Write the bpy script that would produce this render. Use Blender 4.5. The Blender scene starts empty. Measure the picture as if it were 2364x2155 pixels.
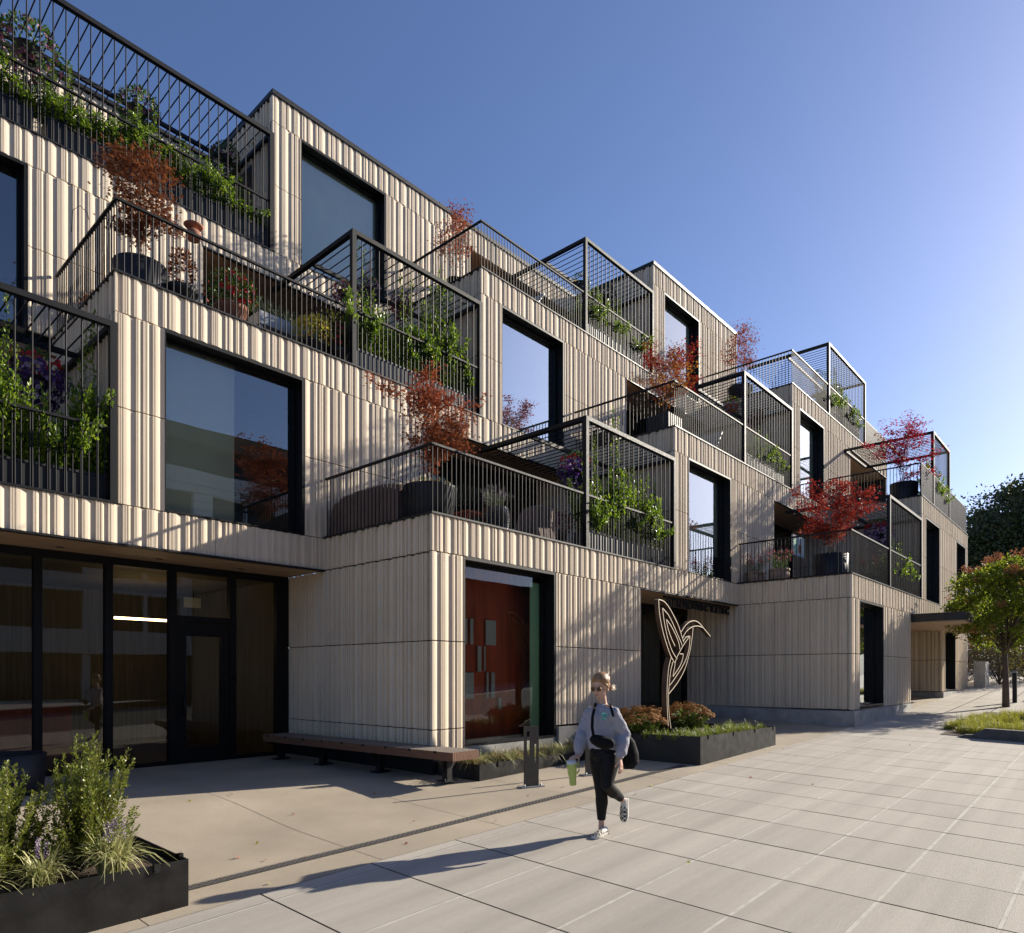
import bpy, math, random
from mathutils import Vector, Matrix
import bmesh
random.seed(7)
R_ = random.random
def U(a, b): return a + (b - a) * random.random()
SC = bpy.context.scene
COL = SC.collection

# ------------------------------------------------------------------ helpers
def link(o, parent=None):
    COL.objects.link(o)
    if parent is not None: o.parent = parent
    return o
def tag(o, label=None, cat=None, group=None, kind=None):
    if label: o['label'] = label
    if cat: o['category'] = cat
    if group: o['group'] = group
    if kind: o['kind'] = kind
    return o
def thing(name, label, cat, loc=(0, 0, 0), rz=0.0, group=None):
    o = bpy.data.objects.new(name, None); o.location = loc; o.rotation_euler = (0, 0, rz)
    o.empty_display_size = .2
    link(o); tag(o, label, cat, group); return o
def copy_tree(o, loc, rz=0.0, label=None, group=None, scale=None):
    r = o.copy(); COL.objects.link(r); r.location = loc; r.rotation_euler = (0, 0, rz)
    if scale: r.scale = (scale,) * 3
    if label: r['label'] = label
    if group: r['group'] = group
    for ch in list(o.children):
        c = ch.copy(); COL.objects.link(c); c.parent = r
        for gch in list(ch.children):
            d = gch.copy(); COL.objects.link(d); d.parent = c
    return r

class MB:
    """collects geometry for ONE mesh object"""
    def __init__(s): s.v = []; s.f = []; s.m = []; s.sm = []
    def add(s, vs, fs, m=0, smooth=False):
        b = len(s.v); s.v.extend([tuple(x) for x in vs])
        for f in fs: s.f.append([b + i for i in f]); s.m.append(m); s.sm.append(smooth)
    def box(s, x0, x1, y0, y1, z0, z1, m=0):
        v = [(x0,y0,z0),(x1,y0,z0),(x1,y1,z0),(x0,y1,z0),(x0,y0,z1),(x1,y0,z1),(x1,y1,z1),(x0,y1,z1)]
        s.add(v, [(0,3,2,1),(4,5,6,7),(0,1,5,4),(1,2,6,5),(2,3,7,6),(3,0,4,7)], m)
    def obox(s, c, ax, ay, az, m=0):
        c, ax, ay, az = map(Vector, (c, ax, ay, az))
        v = [c + sx*ax + sy*ay + sz*az for sz in (-1,1) for sx, sy in ((-1,-1),(1,-1),(1,1),(-1,1))]
        s.add(v, [(0,3,2,1),(4,5,6,7),(0,1,5,4),(1,2,6,5),(2,3,7,6),(3,0,4,7)], m)
    def tube(s, pts, rad, n=6, m=0, smooth=True, cap=True, flat=None):
        pts = [Vector(p) for p in pts]
        if not isinstance(rad, (list, tuple)): rad = [rad] * len(pts)
        b = len(s.v); N = len(pts)
        up = Vector((0, 0, 1)); 
        for i, p in enumerate(pts):
            t = (pts[min(i+1, N-1)] - pts[max(i-1, 0)])
            t = t.normalized() if t.length > 1e-9 else Vector((0, 0, 1))
            a = Vector((1, 0, 0)) if abs(t.z) > .95 else up
            x = a.cross(t).normalized(); y = t.cross(x)
            for k in range(n):
                q = 2 * math.pi * (k + .5) / n
                s.v.append(tuple(p + x * math.cos(q) * rad[i] + y * math.sin(q) * rad[i] * (flat or 1)))
        for i in range(N - 1):
            for k in range(n):
                s.f.append([b+i*n+k, b+i*n+(k+1)%n, b+(i+1)*n+(k+1)%n, b+(i+1)*n+k]); s.m.append(m); s.sm.append(smooth)
        if cap:
            s.f.append([b+k for k in range(n)][::-1]); s.m.append(m); s.sm.append(False)
            s.f.append([b+(N-1)*n+k for k in range(n)]); s.m.append(m); s.sm.append(False)
    def lathe(s, prof, n=24, c=(0, 0, 0), m=0, smooth=True, fn=None):
        b = len(s.v)
        for (r, z) in prof:
            for k in range(n):
                q = 2*math.pi*k/n; rr = r * (fn(q, z) if fn else 1)
                s.v.append((c[0]+rr*math.cos(q), c[1]+rr*math.sin(q), c[2]+z))
        for i in range(len(prof)-1):
            for k in range(n):
                s.f.append([b+i*n+k, b+i*n+(k+1)%n, b+(i+1)*n+(k+1)%n, b+(i+1)*n+k]); s.m.append(m); s.sm.append(smooth)
    def ellip(s, c, rx, ry, rz, n=12, k=8, m=0, ax=None, noise=0, smooth=True):
        ax = ax or (Vector((1,0,0)), Vector((0,1,0)), Vector((0,0,1)))
        b = len(s.v); c = Vector(c)
        s.v.append(tuple(c - ax[2]*rz))
        for i in range(1, k):
            p = -math.pi/2 + math.pi*i/k
            for j in range(n):
                q = 2*math.pi*j/n; d = 1 + noise*(R_()-.5)
                s.v.append(tuple(c + ax[0]*(rx*d*math.cos(p)*math.cos(q)) + ax[1]*(ry*d*math.cos(p)*math.sin(q)) + ax[2]*(rz*d*math.sin(p))))
        s.v.append(tuple(c + ax[2]*rz)); top = len(s.v)-1
        for j in range(n):
            s.f.append([b, b+1+(j+1)%n, b+1+j]); s.m.append(m); s.sm.append(smooth)
            o = b+1+(k-2)*n
            s.f.append([top, o+j, o+(j+1)%n]); s.m.append(m); s.sm.append(smooth)
        for i in range(k-2):
            o = b+1+i*n
            for j in range(n):
                s.f.append([o+j, o+(j+1)%n, o+n+(j+1)%n, o+n+j]); s.m.append(m); s.sm.append(smooth)
    def mesh(s, name, mats):
        me = bpy.data.meshes.new(name); me.from_pydata(s.v, [], s.f)
        if not isinstance(mats, (list, tuple)): mats = [mats]
        for m in mats: me.materials.append(m)
        me.polygons.foreach_set('material_index', s.m); me.polygons.foreach_set('use_smooth', s.sm)
        me.update(); return me
    def build(s, name, mats, parent=None):
        return link(bpy.data.objects.new(name, s.mesh(name, mats)), parent)

# ------------------------------------------------------------------ materials
def mat(name, col, rough=.7, var=0, vscale=6, bump=0, bscale=60, metal=0, spec=.5, stretch=None, trans=0, emit=None, fine=0, rvar=0, island=0):
    m = bpy.data.materials.new(name); m.use_nodes = True; nt = m.node_tree; N = nt.nodes; L = nt.links
    b = N['Principled BSDF']
    b.inputs['Base Color'].default_value = (*col, 1); b.inputs['Roughness'].default_value = rough
    b.inputs['Metallic'].default_value = metal; b.inputs['Specular IOR Level'].default_value = spec
    if var or bump or fine or rvar:
        tc = N.new('ShaderNodeTexCoord'); mp = N.new('ShaderNodeMapping'); L.new(tc.outputs['Object'], mp.inputs[0])
        if stretch: mp.inputs['Scale'].default_value = stretch
    if var or rvar:
        n1 = N.new('ShaderNodeTexNoise'); n1.inputs['Scale'].default_value = vscale; n1.inputs['Detail'].default_value = 6
        L.new(mp.outputs[0], n1.inputs['Vector'])
        last = n1.outputs[0]
        if var:
            rp = N.new('ShaderNodeMapRange'); rp.inputs[1].default_value = .3; rp.inputs[2].default_value = .7
            rp.inputs[3].default_value = 1 - var; rp.inputs[4].default_value = 1 + var
            L.new(last, rp.inputs[0])
            mx = N.new('ShaderNodeVectorMath'); mx.operation = 'SCALE'; mx.inputs[0].default_value = col
            L.new(rp.outputs[0], mx.inputs['Scale']); outc = mx.outputs[0]
            if fine:
                n3 = N.new('ShaderNodeTexNoise'); n3.inputs['Scale'].default_value = bscale; n3.inputs['Detail'].default_value = 3
                L.new(mp.outputs[0], n3.inputs['Vector'])
                r3 = N.new('ShaderNodeMapRange'); r3.inputs[1].default_value = .3; r3.inputs[2].default_value = .7
                r3.inputs[3].default_value = 1 - fine; r3.inputs[4].default_value = 1 + fine
                L.new(n3.outputs[0], r3.inputs[0])
                m3 = N.new('ShaderNodeVectorMath'); m3.operation = 'SCALE'; L.new(outc, m3.inputs[0]); L.new(r3.outputs[0], m3.inputs['Scale']); outc = m3.outputs[0]
            if island:
                gi = N.new('ShaderNodeNewGeometry'); r4 = N.new('ShaderNodeMapRange'); r4.inputs[3].default_value = 1-island; r4.inputs[4].default_value = 1+island
                L.new(gi.outputs['Random Per Island'], r4.inputs[0]); m4 = N.new('ShaderNodeVectorMath'); m4.operation = 'SCALE'; L.new(outc, m4.inputs[0]); L.new(r4.outputs[0], m4.inputs['Scale']); outc = m4.outputs[0]
            L.new(outc, b.inputs['Base Color'])
        if rvar:
            r2 = N.new('ShaderNodeMapRange'); r2.inputs[1].default_value = .3; r2.inputs[2].default_value = .7
            r2.inputs[3].default_value = max(.05, rough - rvar); r2.inputs[4].default_value = min(1, rough + rvar)
            L.new(last, r2.inputs[0]); L.new(r2.outputs[0], b.inputs['Roughness'])
    if bump:
        n2 = N.new('ShaderNodeTexNoise'); n2.inputs['Scale'].default_value = bscale; n2.inputs['Detail'].default_value = 5
        L.new(mp.outputs[0], n2.inputs['Vector'])
        bp = N.new('ShaderNodeBump'); bp.inputs['Strength'].default_value = bump; bp.inputs['Distance'].default_value = .01
        L.new(n2.outputs[0], bp.inputs['Height']); L.new(bp.outputs[0], b.inputs['Normal'])
    if emit: b.inputs['Emission Color'].default_value = (*emit[0], 1); b.inputs['Emission Strength'].default_value = emit[1]
    return m
def leafmat(name, col, col2=None, trans=.35, rough=.45):
    """two tones picked per leaf island, part of the light passes through"""
    m = bpy.data.materials.new(name); m.use_nodes = True; nt = m.node_tree; N = nt.nodes; L = nt.links
    b = N['Principled BSDF']; b.inputs['Roughness'].default_value = rough
    g = N.new('ShaderNodeNewGeometry'); mx = N.new('ShaderNodeMix'); mx.data_type = 'RGBA'
    mx.inputs[6].default_value = (*col, 1); mx.inputs[7].default_value = (*(col2 or col), 1)
    L.new(g.outputs['Random Per Island'], mx.inputs[0]); L.new(mx.outputs[2], b.inputs['Base Color'])
    t = N.new('ShaderNodeBsdfTranslucent'); L.new(mx.outputs[2], t.inputs[0])
    ms = N.new('ShaderNodeMixShader'); ms.inputs[0].default_value = trans
    L.new(b.outputs[0], ms.inputs[1]); L.new(t.outputs[0], ms.inputs[2]); L.new(ms.outputs[0], N['Material Output'].inputs[0])
    return m
def glassmat(name, tint=(.8, .88, .85), ior=1.5, gain=1.6, base=.02, wave=.0):
    m = bpy.data.materials.new(name); m.use_nodes = True; nt = m.node_tree; N = nt.nodes; L = nt.links
    N.remove(N['Principled BSDF'])
    tr = N.new('ShaderNodeBsdfTransparent'); tr.inputs[0].default_value = (*tint, 1)
    gl = N.new('ShaderNodeBsdfGlossy'); gl.inputs['Roughness'].default_value = 0.0; gl.inputs[0].default_value = (.95, 1, 1, 1)
    fr = N.new('ShaderNodeFresnel'); fr.inputs[0].default_value = ior
    ma = N.new('ShaderNodeMath'); ma.operation = 'MULTIPLY_ADD'; ma.use_clamp = True; ma.inputs[1].default_value = gain; ma.inputs[2].default_value = base
    L.new(fr.outputs[0], ma.inputs[0])
    if wave:
        tc = N.new('ShaderNodeTexCoord'); n = N.new('ShaderNodeTexNoise'); n.inputs['Scale'].default_value = .8; n.inputs['Detail'].default_value = 1
        L.new(tc.outputs['Object'], n.inputs['Vector'])
        bp = N.new('ShaderNodeBump'); bp.inputs['Strength'].default_value = wave; bp.inputs['Distance'].default_value = .02
        L.new(n.outputs[0], bp.inputs['Height']); L.new(bp.outputs[0], gl.inputs['Normal'])
    ms = N.new('ShaderNodeMixShader'); L.new(ma.outputs[0], ms.inputs[0]); L.new(tr.outputs[0], ms.inputs[1]); L.new(gl.outputs[0], ms.inputs[2])
    L.new(ms.outputs[0], N['Material Output'].inputs[0])
    return m
M = {}
M['clad'] = mat('fluted_concrete', (.67, .565, .435), .85, var=.06, vscale=1.1, bump=.2, bscale=240, stretch=(1, 1, .8), fine=.02, island=.045)
M['back'] = mat('joint_backing', (.03, .028, .026), .9)  # plain dark backing sheet behind the panels
M['black'] = mat('black_metal', (.010, .010, .012), .5, metal=0, spec=.35, rvar=.1, vscale=20)
M['rail'] = mat('charcoal_powder_coat', (.006, .006, .008), .6, metal=0, spec=.3, rvar=.06, vscale=30)
M['bar'] = mat('round_bar_paint', (.006, .006, .008), .5, spec=.2)
M['steel'] = mat('blackened_steel', (.010, .0095, .0095), .5, metal=.2, var=.35, vscale=5, rvar=.15, bump=.1, bscale=40)
M['frame'] = mat('window_frame', (.005, .005, .006), .5, spec=.25)
M['glass'] = glassmat('coated_glass', (.93, .95, .91), 1.55, 2.0, .10, wave=.10)
M['glassc'] = glassmat('pale_coated_glass', (.85, .93, .90), 1.55, 1.5, .20, wave=.10)
M['glassb'] = glassmat('mirror_coated_glass', (.80, .90, .86), 1.55, 1.8, .47, wave=.10)
M['shopglass'] = glassmat('shop_glass', (.85, .88, .84), 1.5, 1.3, .02, wave=.06)
M['soffit'] = mat('cedar_soffit', (.42, .28, .17), .6, var=.18, vscale=3, stretch=(.6, 14, 1), bump=.1, bscale=30)
M['deck'] = mat('terrace_paver', (.16, .155, .15), .85, var=.1)
M['room'] = mat('room_wall', (.22, .23, .20), .9, var=.05)
M['roomfloor'] = mat('room_floor', (.10, .07, .045), .6)
M['blind'] = mat('roller_blind', (.84, .83, .64), .9, var=.04, vscale=2)
M['orange'] = mat('orange_wall', (.56, .095, .026), .6, var=.35, vscale=1.6, stretch=(3, 1, .4))
M['white'] = mat('white_panel', (.62, .68, .62), .6)
M['mint'] = mat('mint_panel', (.45, .78, .52), .7)
M['plinth'] = mat('concrete_plinth', (.33, .32, .30), .85, var=.22, vscale=4, bump=.3, bscale=50)
M['lamp'] = mat('lamp_diffuser', (.9, .7, .4), .5, emit=((1, .68, .34), 5))
M['walk'] = mat('broom_concrete', (.365, .330, .282), .9, island=.07, var=.13, vscale=1.1, bump=.35, bscale=70, stretch=(.16, 3.5, 1), fine=.07)
M['plaza'] = mat('exposed_aggregate', (.345, .290, .218), .92, var=.15, vscale=.9, bump=.4, bscale=260, fine=.16)
M['jlight'] = mat('sunlit_joint', (.44, .41, .36), .9, var=.15, vscale=9, bump=.3, bscale=80)  # sun caught on the joint edges, put into a paler colour
M['jdark'] = mat('open_joint', (.045, .042, .038), .95)
M['road'] = mat('asphalt', (.05, .05, .052), .9, var=.15, vscale=3, bump=.3, bscale=150)
M['soil'] = mat('bark_mulch', (.06, .035, .022), .95, var=.5, vscale=45, bump=1, bscale=60)
M['wood'] = mat('ipe_wood', (.16, .075, .042), .55, var=.3, vscale=4, stretch=(14, 1, 14), bump=.2, bscale=20)
M['woodtop'] = mat('weathered_wood', (.26, .215, .18), .7, var=.25, vscale=4, stretch=(14, 1, 14), bump=.2, bscale=20)
M['terracotta'] = mat('terracotta', (.30, .125, .075), .8, var=.2, vscale=8, bump=.15)
M['palepot'] = mat('pale_terracotta', (.34, .235, .175), .8, var=.25, vscale=8, bump=.15)
M['darkpot'] = mat('charcoal_planter', (.012, .013, .016), .55, var=.12, vscale=5)
M['trough'] = mat('grey_trough', (.075, .075, .08), .55, var=.12, vscale=5)
M['cover'] = mat('furniture_cover', (.14, .09, .068), .75, var=.2, vscale=4, bump=.5, bscale=9)
M['weave'] = mat('metal_weave', (.16, .16, .165), .3, metal=.8)
M['bark'] = mat('bark', (.10, .075, .055), .9, var=.25, vscale=14, bump=.6, bscale=40)
M['maple_bark'] = mat('maple_bark', (.17, .12, .09), .8, var=.2)
M['zinc'] = mat('zinc_planter', (.32, .33, .34), .45, metal=.5, var=.1)
M['white_paint'] = mat('white_render', (.72, .72, .70), .8, var=.05)
M['pink'] = mat('pink_tape', (.4, .1, .05), .6)
# foliage
LM = {
 'jas': leafmat('jasmine_leaf', (.05, .13, .012), (.30, .40, .03), .5, .35),
 'holly': leafmat('holly_leaf', (.09, .13, .018), (.27, .29, .04), .38, .35),
 'lir': leafmat('striped_blade', (.24, .27, .07), (.62, .58, .30), .3, .5),
 'lirdry': leafmat('dry_blade', (.20, .17, .06), (.42, .36, .17), .3, .6),
 'gold': leafmat('golden_sedge_blade', (.16, .20, .02), (.46, .42, .06), .4, .45),
 'mondo': leafmat('sedge_blade', (.09, .16, .02), (.34, .36, .06), .35, .45),
 'sedum': leafmat('sedum_head', (.24, .095, .015), (.42, .19, .035), .1, .8),
 'sedleaf': leafmat('sedum_leaf', (.05, .11, .02), (.19, .24, .035), .35, .5),
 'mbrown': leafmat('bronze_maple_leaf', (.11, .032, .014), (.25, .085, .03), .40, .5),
 'mrust': leafmat('rust_maple_leaf', (.20, .040, .022), (.38, .11, .045), .42, .5),
 'mred': leafmat('red_maple_leaf', (.17, .010, .010), (.33, .040, .020), .45, .5),
 'mcrim': leafmat('crimson_maple_leaf', (.26, .008, .02), (.42, .03, .045), .45, .5),
 'mgold': leafmat('golden_maple_leaf', (.30, .10, .02), (.48, .22, .03), .42, .5),
 'green': leafmat('mid_green_leaf', (.04, .10, .02), (.11, .18, .03), .35, .45),
 'herb': leafmat('grey_green_leaf', (.10, .15, .07), (.20, .24, .11), .25, .6),
 'purple': leafmat('purple_petal', (.04, .010, .09), (.10, .03, .20), .3, .6),
 'lilac': leafmat('lilac_petal', (.24, .15, .34), (.42, .32, .48), .3, .6),
 'redp': leafmat('red_petal', (.42, .005, .012), (.62, .01, .03), .25, .6),
 'pinkp': leafmat('pink_petal', (.38, .05, .10), (.58, .14, .20), .3, .6),
 'mum': leafmat('mauve_petal', (.16, .04, .08), (.30, .10, .16), .2, .6),
 'yel': leafmat('yellow_petal', (.60, .35, .01), (.75, .50, .03), .3, .6),
 'chart': leafmat('chartreuse_leaf', (.40, .42, .04), (.60, .52, .08), .45, .5),
 'street': leafmat('street_tree_leaf', (.05, .11, .012), (.33, .36, .025), .58, .45),
 'pod': leafmat('seed_pod', (.24, .08, .035), (.38, .17, .08), .35, .7),
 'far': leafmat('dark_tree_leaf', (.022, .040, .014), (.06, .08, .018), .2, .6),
 'farlit': leafmat('sunlit_tree_leaf', (.10, .11, .02), (.30, .24, .03), .35, .6),  # lit version of the distant foliage, sunshine put into the leaf colour
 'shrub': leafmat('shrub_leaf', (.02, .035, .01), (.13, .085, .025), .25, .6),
}

# ------------------------------------------------------------------ camera geometry and ground
FPX, AY, V0, CX = 1583.3, 0.733316, 1559.7, 1182.0
cA, sA = math.cos(AY), math.sin(AY)
def P3(u, v, F):
    """the point seen at photograph pixel u, v (2364 px wide) at distance F along the view"""
    r = (u - CX) / FPX; z = (V0 - v) / FPX
    return Vector(((r*sA + cA)*F, (-r*cA + sA)*F, z*F))
def onY(u, v, Y):
    d = P3(u, v, 1); return d * (Y / d.y)
def sm(x):
    x = min(1, max(0, x)); return x*x*(3-2*x)
def gz(X, Y):
    X = max(X, -12)
    e = max(0, X-22); e = .0045*min(e, 20)**1.5 + max(0, e-20)*.03
    A = -1.53 + .035*(X-6.92) + .03*(max(Y, -9)-7.86) + e
    if Y < 6.5: return A
    B = -1.51 + .033*max(0, X-6.9) + e
    w = sm((Y-6.5)/2.5)
    return A*(1-w) + B*w
cam = bpy.data.cameras.new('camera'); camo = bpy.data.objects.new('camera', cam); COL.objects.link(camo)
camo.location = (0, 0, 0); camo.rotation_euler = (math.pi/2, 0, AY - math.pi/2)
cam.sensor_width = 36; cam.lens = FPX/2364*36; cam.shift_y = (V0-1077.5)/2364; cam.clip_end = 2000; cam.clip_start = .05
SC.camera = camo
# ------------------------------------------------------------------ light
SUN = Vector((1, -.34, .49)).normalized()
el = math.asin(SUN.z); az = math.atan2(SUN.x, SUN.y)
w = bpy.data.worlds.new('World'); SC.world = w; w.use_nodes = True
nt = w.node_tree; bg = nt.nodes['Background']; sky = nt.nodes.new('ShaderNodeTexSky'); sky.sky_type = 'NISHITA'; sky.sun_disc = False
sky.sun_elevation = el; sky.sun_rotation = az; sky.altitude = 50; sky.air_density = .9; sky.dust_density = .8; sky.ozone_density = 5.0
wb = nt.nodes.new('ShaderNodeVectorMath'); wb.operation = 'MULTIPLY'; wb.inputs[1].default_value = (1.06, .975, 1.03)   # white balance of the photograph
nt.links.new(sky.outputs[0], wb.inputs[0]); nt.links.new(wb.outputs[0], bg.inputs[0]); bg.inputs[1].default_value = .072
sl = bpy.data.lights.new('sun', 'SUN'); sl.energy = 4.0; sl.angle = math.radians(.53); sl.color = (1, .915, .77)
so = bpy.data.objects.new('sun', sl); COL.objects.link(so); so.rotation_euler = SUN.to_track_quat('Z', 'Y').to_euler(); so.location = (30, -20, 30)
SC.view_settings.view_transform = 'Standard'; SC.view_settings.look = 'None'; SC.view_settings.exposure = 1.12
SC.cycles.max_bounces = 8; SC.cycles.transparent_max_bounces = 12; SC.cycles.use_denoising = True
SC.cycles.sample_clamp_indirect = 4
# ------------------------------------------------------------------ GROUND
XC = [-6.0, -4.9, -3.8, -2.75, -1.7, -.6, .5, 1.62, 2.74, 3.8, 4.83, 5.87, 6.79, 7.66, 8.47, 9.22, 10.0, 10.82]
while XC[-1] < 60: XC.append(XC[-1] + .86)
YR = [4.98, 3.96, 3.0, 2.2, 1.46, .68, -.12, -.95, -1.8]
def border(x):  # edge between the sidewalk slabs and the aggregate plaza
    return 5.19 - .03*max(0, x-3) if x < 11 else 4.95 - .05*sm((x-11)/6)
def ground_sheet():
    mb = MB()
    def q(x0, x1, y0, y1, dz, m, n=1):
        for i in range(n):
            a, b = x0+(x1-x0)*i/n, x0+(x1-x0)*(i+1)/n
            mb.add([(a,y0,gz(a,y0)+dz),(b,y0,gz(b,y0)+dz),(b,y1,gz(b,y1)+dz),(a,y1,gz(a,y1)+dz)], [(0,1,2,3)], m)
    g, gl = .008, .0155
    for i in range(len(XC)-1):
        x0, x1 = XC[i], XC[i+1]
        rows = YR[:] 
        for j in range(len(rows)-1):
            y1, y0 = rows[j], rows[j+1]
            t = U(-.0012, .0012)
            q(x0+g, x1-g, y0+gl, y1-gl, t, 0)
            if x0 < 22:   # joint in painted sunlit tone along the street, open dark joint across it
                q(x0+g, x1-g, y0-gl, y0+gl, -.0015 + U(-.0008, .0008), 1, 2)
        # edge strip up to the plaza border
        b0, b1 = border(x0), border(x1)
        mb.add([(x0+g,YR[0]+gl,gz(x0,YR[0])),(x1-g,YR[0]+gl,gz(x1,YR[0])),(x1-g,b1,gz(x1,b1)),(x0+g,b0,gz(x0,b0))], [(0,1,2,3)], 0)
        q(x0+g, x1-g, YR[0]-gl, YR[0]+gl, -.003, 1)
    mb.build('sidewalk', [M['walk'], M['jlight']]) .__setitem__('kind', 'structure')
    mb = MB()  # dark bed seen in the open joints, and the road beyond
    xs = [-12 + 2*i for i in range(60)]
    for i in range(len(xs)-1):
        for (y0, y1) in ((-2.0, 1.5), (1.5, 5.3)):
            a, b = xs[i], xs[i+1]
            mb.add([(a,y0,gz(a,y0)-.02),(b,y0,gz(b,y0)-.02),(b,y1,gz(b,y1)-.02),(a,y1,gz(a,y1)-.02)], [(0,1,2,3)], 0)
    mb.build('joint_bed', M['jdark'])['kind'] = 'structure'
    # plaza between sidewalk and building
    mb = MB()
    PX = [-12, -8, -4, -1.5, .2, 1.9, 3.93, 5.55, 7.3, 9.1, 10.9, 12.8, 14.7, 16.6, 18.6, 20.6, 22.6, 24.6, 26.6, 28.6, 30.6, 33, 36, 40, 46, 55, 70, 100]
    for i in range(len(PX)-1):
        x0, x1 = PX[i]+.004, PX[i+1]-.004
        n = max(1, int((x1-x0)/.5)); ys = [0, .25, .5, .8, 1.1, 1.5, 1.9, 2.4, 2.9, 3.4, 4.0, 5, 6, 8, 10]
        for k in range(n):
            a, b = x0+(x1-x0)*k/n, x0+(x1-x0)*(k+1)/n
            ba, bb = border(a)+.006, border(b)+.006
            for t0, t1 in zip(ys[:-1], ys[1:]):
                mb.add([(a,ba+t0,gz(a,ba+t0)),(b,bb+t0,gz(b,bb+t0)),(b,bb+t1,gz(b,bb+t1)),(a,ba+t1,gz(a,ba+t1))], [(0,1,2,3)], 0)
        # thin joint under the gap
        a, b = PX[i+1]-.01, PX[i+1]+.01
        for t0, t1 in zip(ys[:-1], ys[1:]):
            y0, y1 = border(a)+t0, border(a)+t1
            mb.add([(a,y0,gz(a,y0)-.006),(b,y0,gz(b,y0)-.006),(b,y1,gz(b,y1)-.006),(a,y1,gz(a,y1)-.006)], [(0,1,2,3)], 1)
    o = mb.build('plaza_paving', [M['plaza'], M['jdark']]); o['kind'] = 'structure'
    # road with kerb, wide ground
    mb = MB()
    xs = [-60, -30] + [-12+4*i for i in range(30)] + [140, 250, 700]
    for i in range(len(xs)-1):
        a, b = xs[i], xs[i+1]
        for y0, y1 in ((-12, -7), (-7, -2.15)):
            mb.add([(a,y0,gz(a,-2)-.13),(b,y0,gz(b,-2)-.13),(b,y1,gz(b,-2)-.13),(a,y1,gz(a,-2)-.13)], [(0,1,2,3)], 0)
    mb.build('road', M['road'])['kind'] = 'structure'
    mb = MB()
    for i in range(2, len(xs)-1):
        a, b = xs[i], xs[i+1]; h = gz(a,-2); h2 = gz(b,-2)
        mb.add([(a,-2.15,h-.14),(b,-2.15,h2-.14),(b,-2.15,h),(a,-2.15,h),(a,-1.99,h),(b,-1.99,h2),(a,-1.8,h+.0),(b,-1.8,h2)], [(0,1,2,3),(3,2,5,4)], 0)
    mb.build('kerb', M['plinth'])['kind'] = 'structure'
    mb = MB()
    xs2 = [-700, -100, -30, -12] + [-8+4*i for i in range(20)] + [90, 140, 250, 700]
    ys2 = [-700, -100, -40, -12, -2, 3, 10, 20, 40, 100, 700]
    for i in range(len(xs2)-1):
        for j in range(len(ys2)-1):
            a, b, c, d = xs2[i], xs2[i+1], ys2[j], ys2[j+1]
            f = lambda x, y: gz(min(x, 110), max(-9, min(y, 9))) - .35
            mb.add([(a,c,f(a,c)),(b,c,f(b,c)),(b,d,f(b,d)),(a,d,f(a,d))], [(0,1,2,3)], 0)
    mb.build('ground', M['plinth'])['kind'] = 'structure'
    # slot drain with its grating
    mb = MB(); pts = [(-1, 5.82), (2.4, 5.75), (3.3, 5.72), (4.3, 5.67), (5.6, 5.63), (8.2, 5.54), (9.5, 5.5), (10.3, 5.46)]
    for (xa, ya), (xb, yb) in zip(pts[:-1], pts[1:]):
        n = int((xb-xa)/.03)
        for k in range(n):
            a, b = xa+(xb-xa)*k/n, xa+(xb-xa)*(k+1)/n; y = ya+(yb-ya)*(k+.5)/n
            z = gz(a, y)
            for s in range(4):   # chequer of small bars
                if (k+s) % 2: continue
                y0 = y-.055+s*.0275
                mb.add([(a,y0,z+.006),(b,y0,z+.006),(b,y0+.0275,z+.006),(a,y0+.0275,z+.006)], [(0,1,2,3)], 0)
        mb.add([(xa,ya-.055,gz(xa,ya)+.003),(xb,yb-.055,gz(xb,yb)+.003),(xb,yb+.055,gz(xb,yb)+.003),(xa,ya+.055,gz(xa,ya)+.003)], [(0,1,2,3)], 1)
        for s in (-.062, .055):
            mb.add([(xa,ya+s,gz(xa,ya)+.008),(xb,yb+s,gz(xb,yb)+.008),(xb,yb+s+.008,gz(xb,yb)+.008),(xa,ya+s+.008,gz(xa,ya)+.008)], [(0,1,2,3)], 0)
    o = mb.build('drain_grating', [M['grate'], M['slot']]); tag(o, 'long narrow perforated metal drain grating set across the tan plaza paving', 'drain')
M['grate'] = mat('grating_steel', (.17, .16, .15), .45, metal=.3)
M['slot'] = mat('drain_slot', (.07, .065, .06), .9)
ground_sheet()

# ------------------------------------------------------------------ BUILDING
YP = [13.72, 10.79, 7.86, 5.0]
FL = {1: -1.53, 2: 2.46, 3: 5.78, 4: 9.12, 5: 12.5}
def XCR(n, k): return 6.92 + 10.85*(k-2) + 7.44*(n-1)
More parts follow.
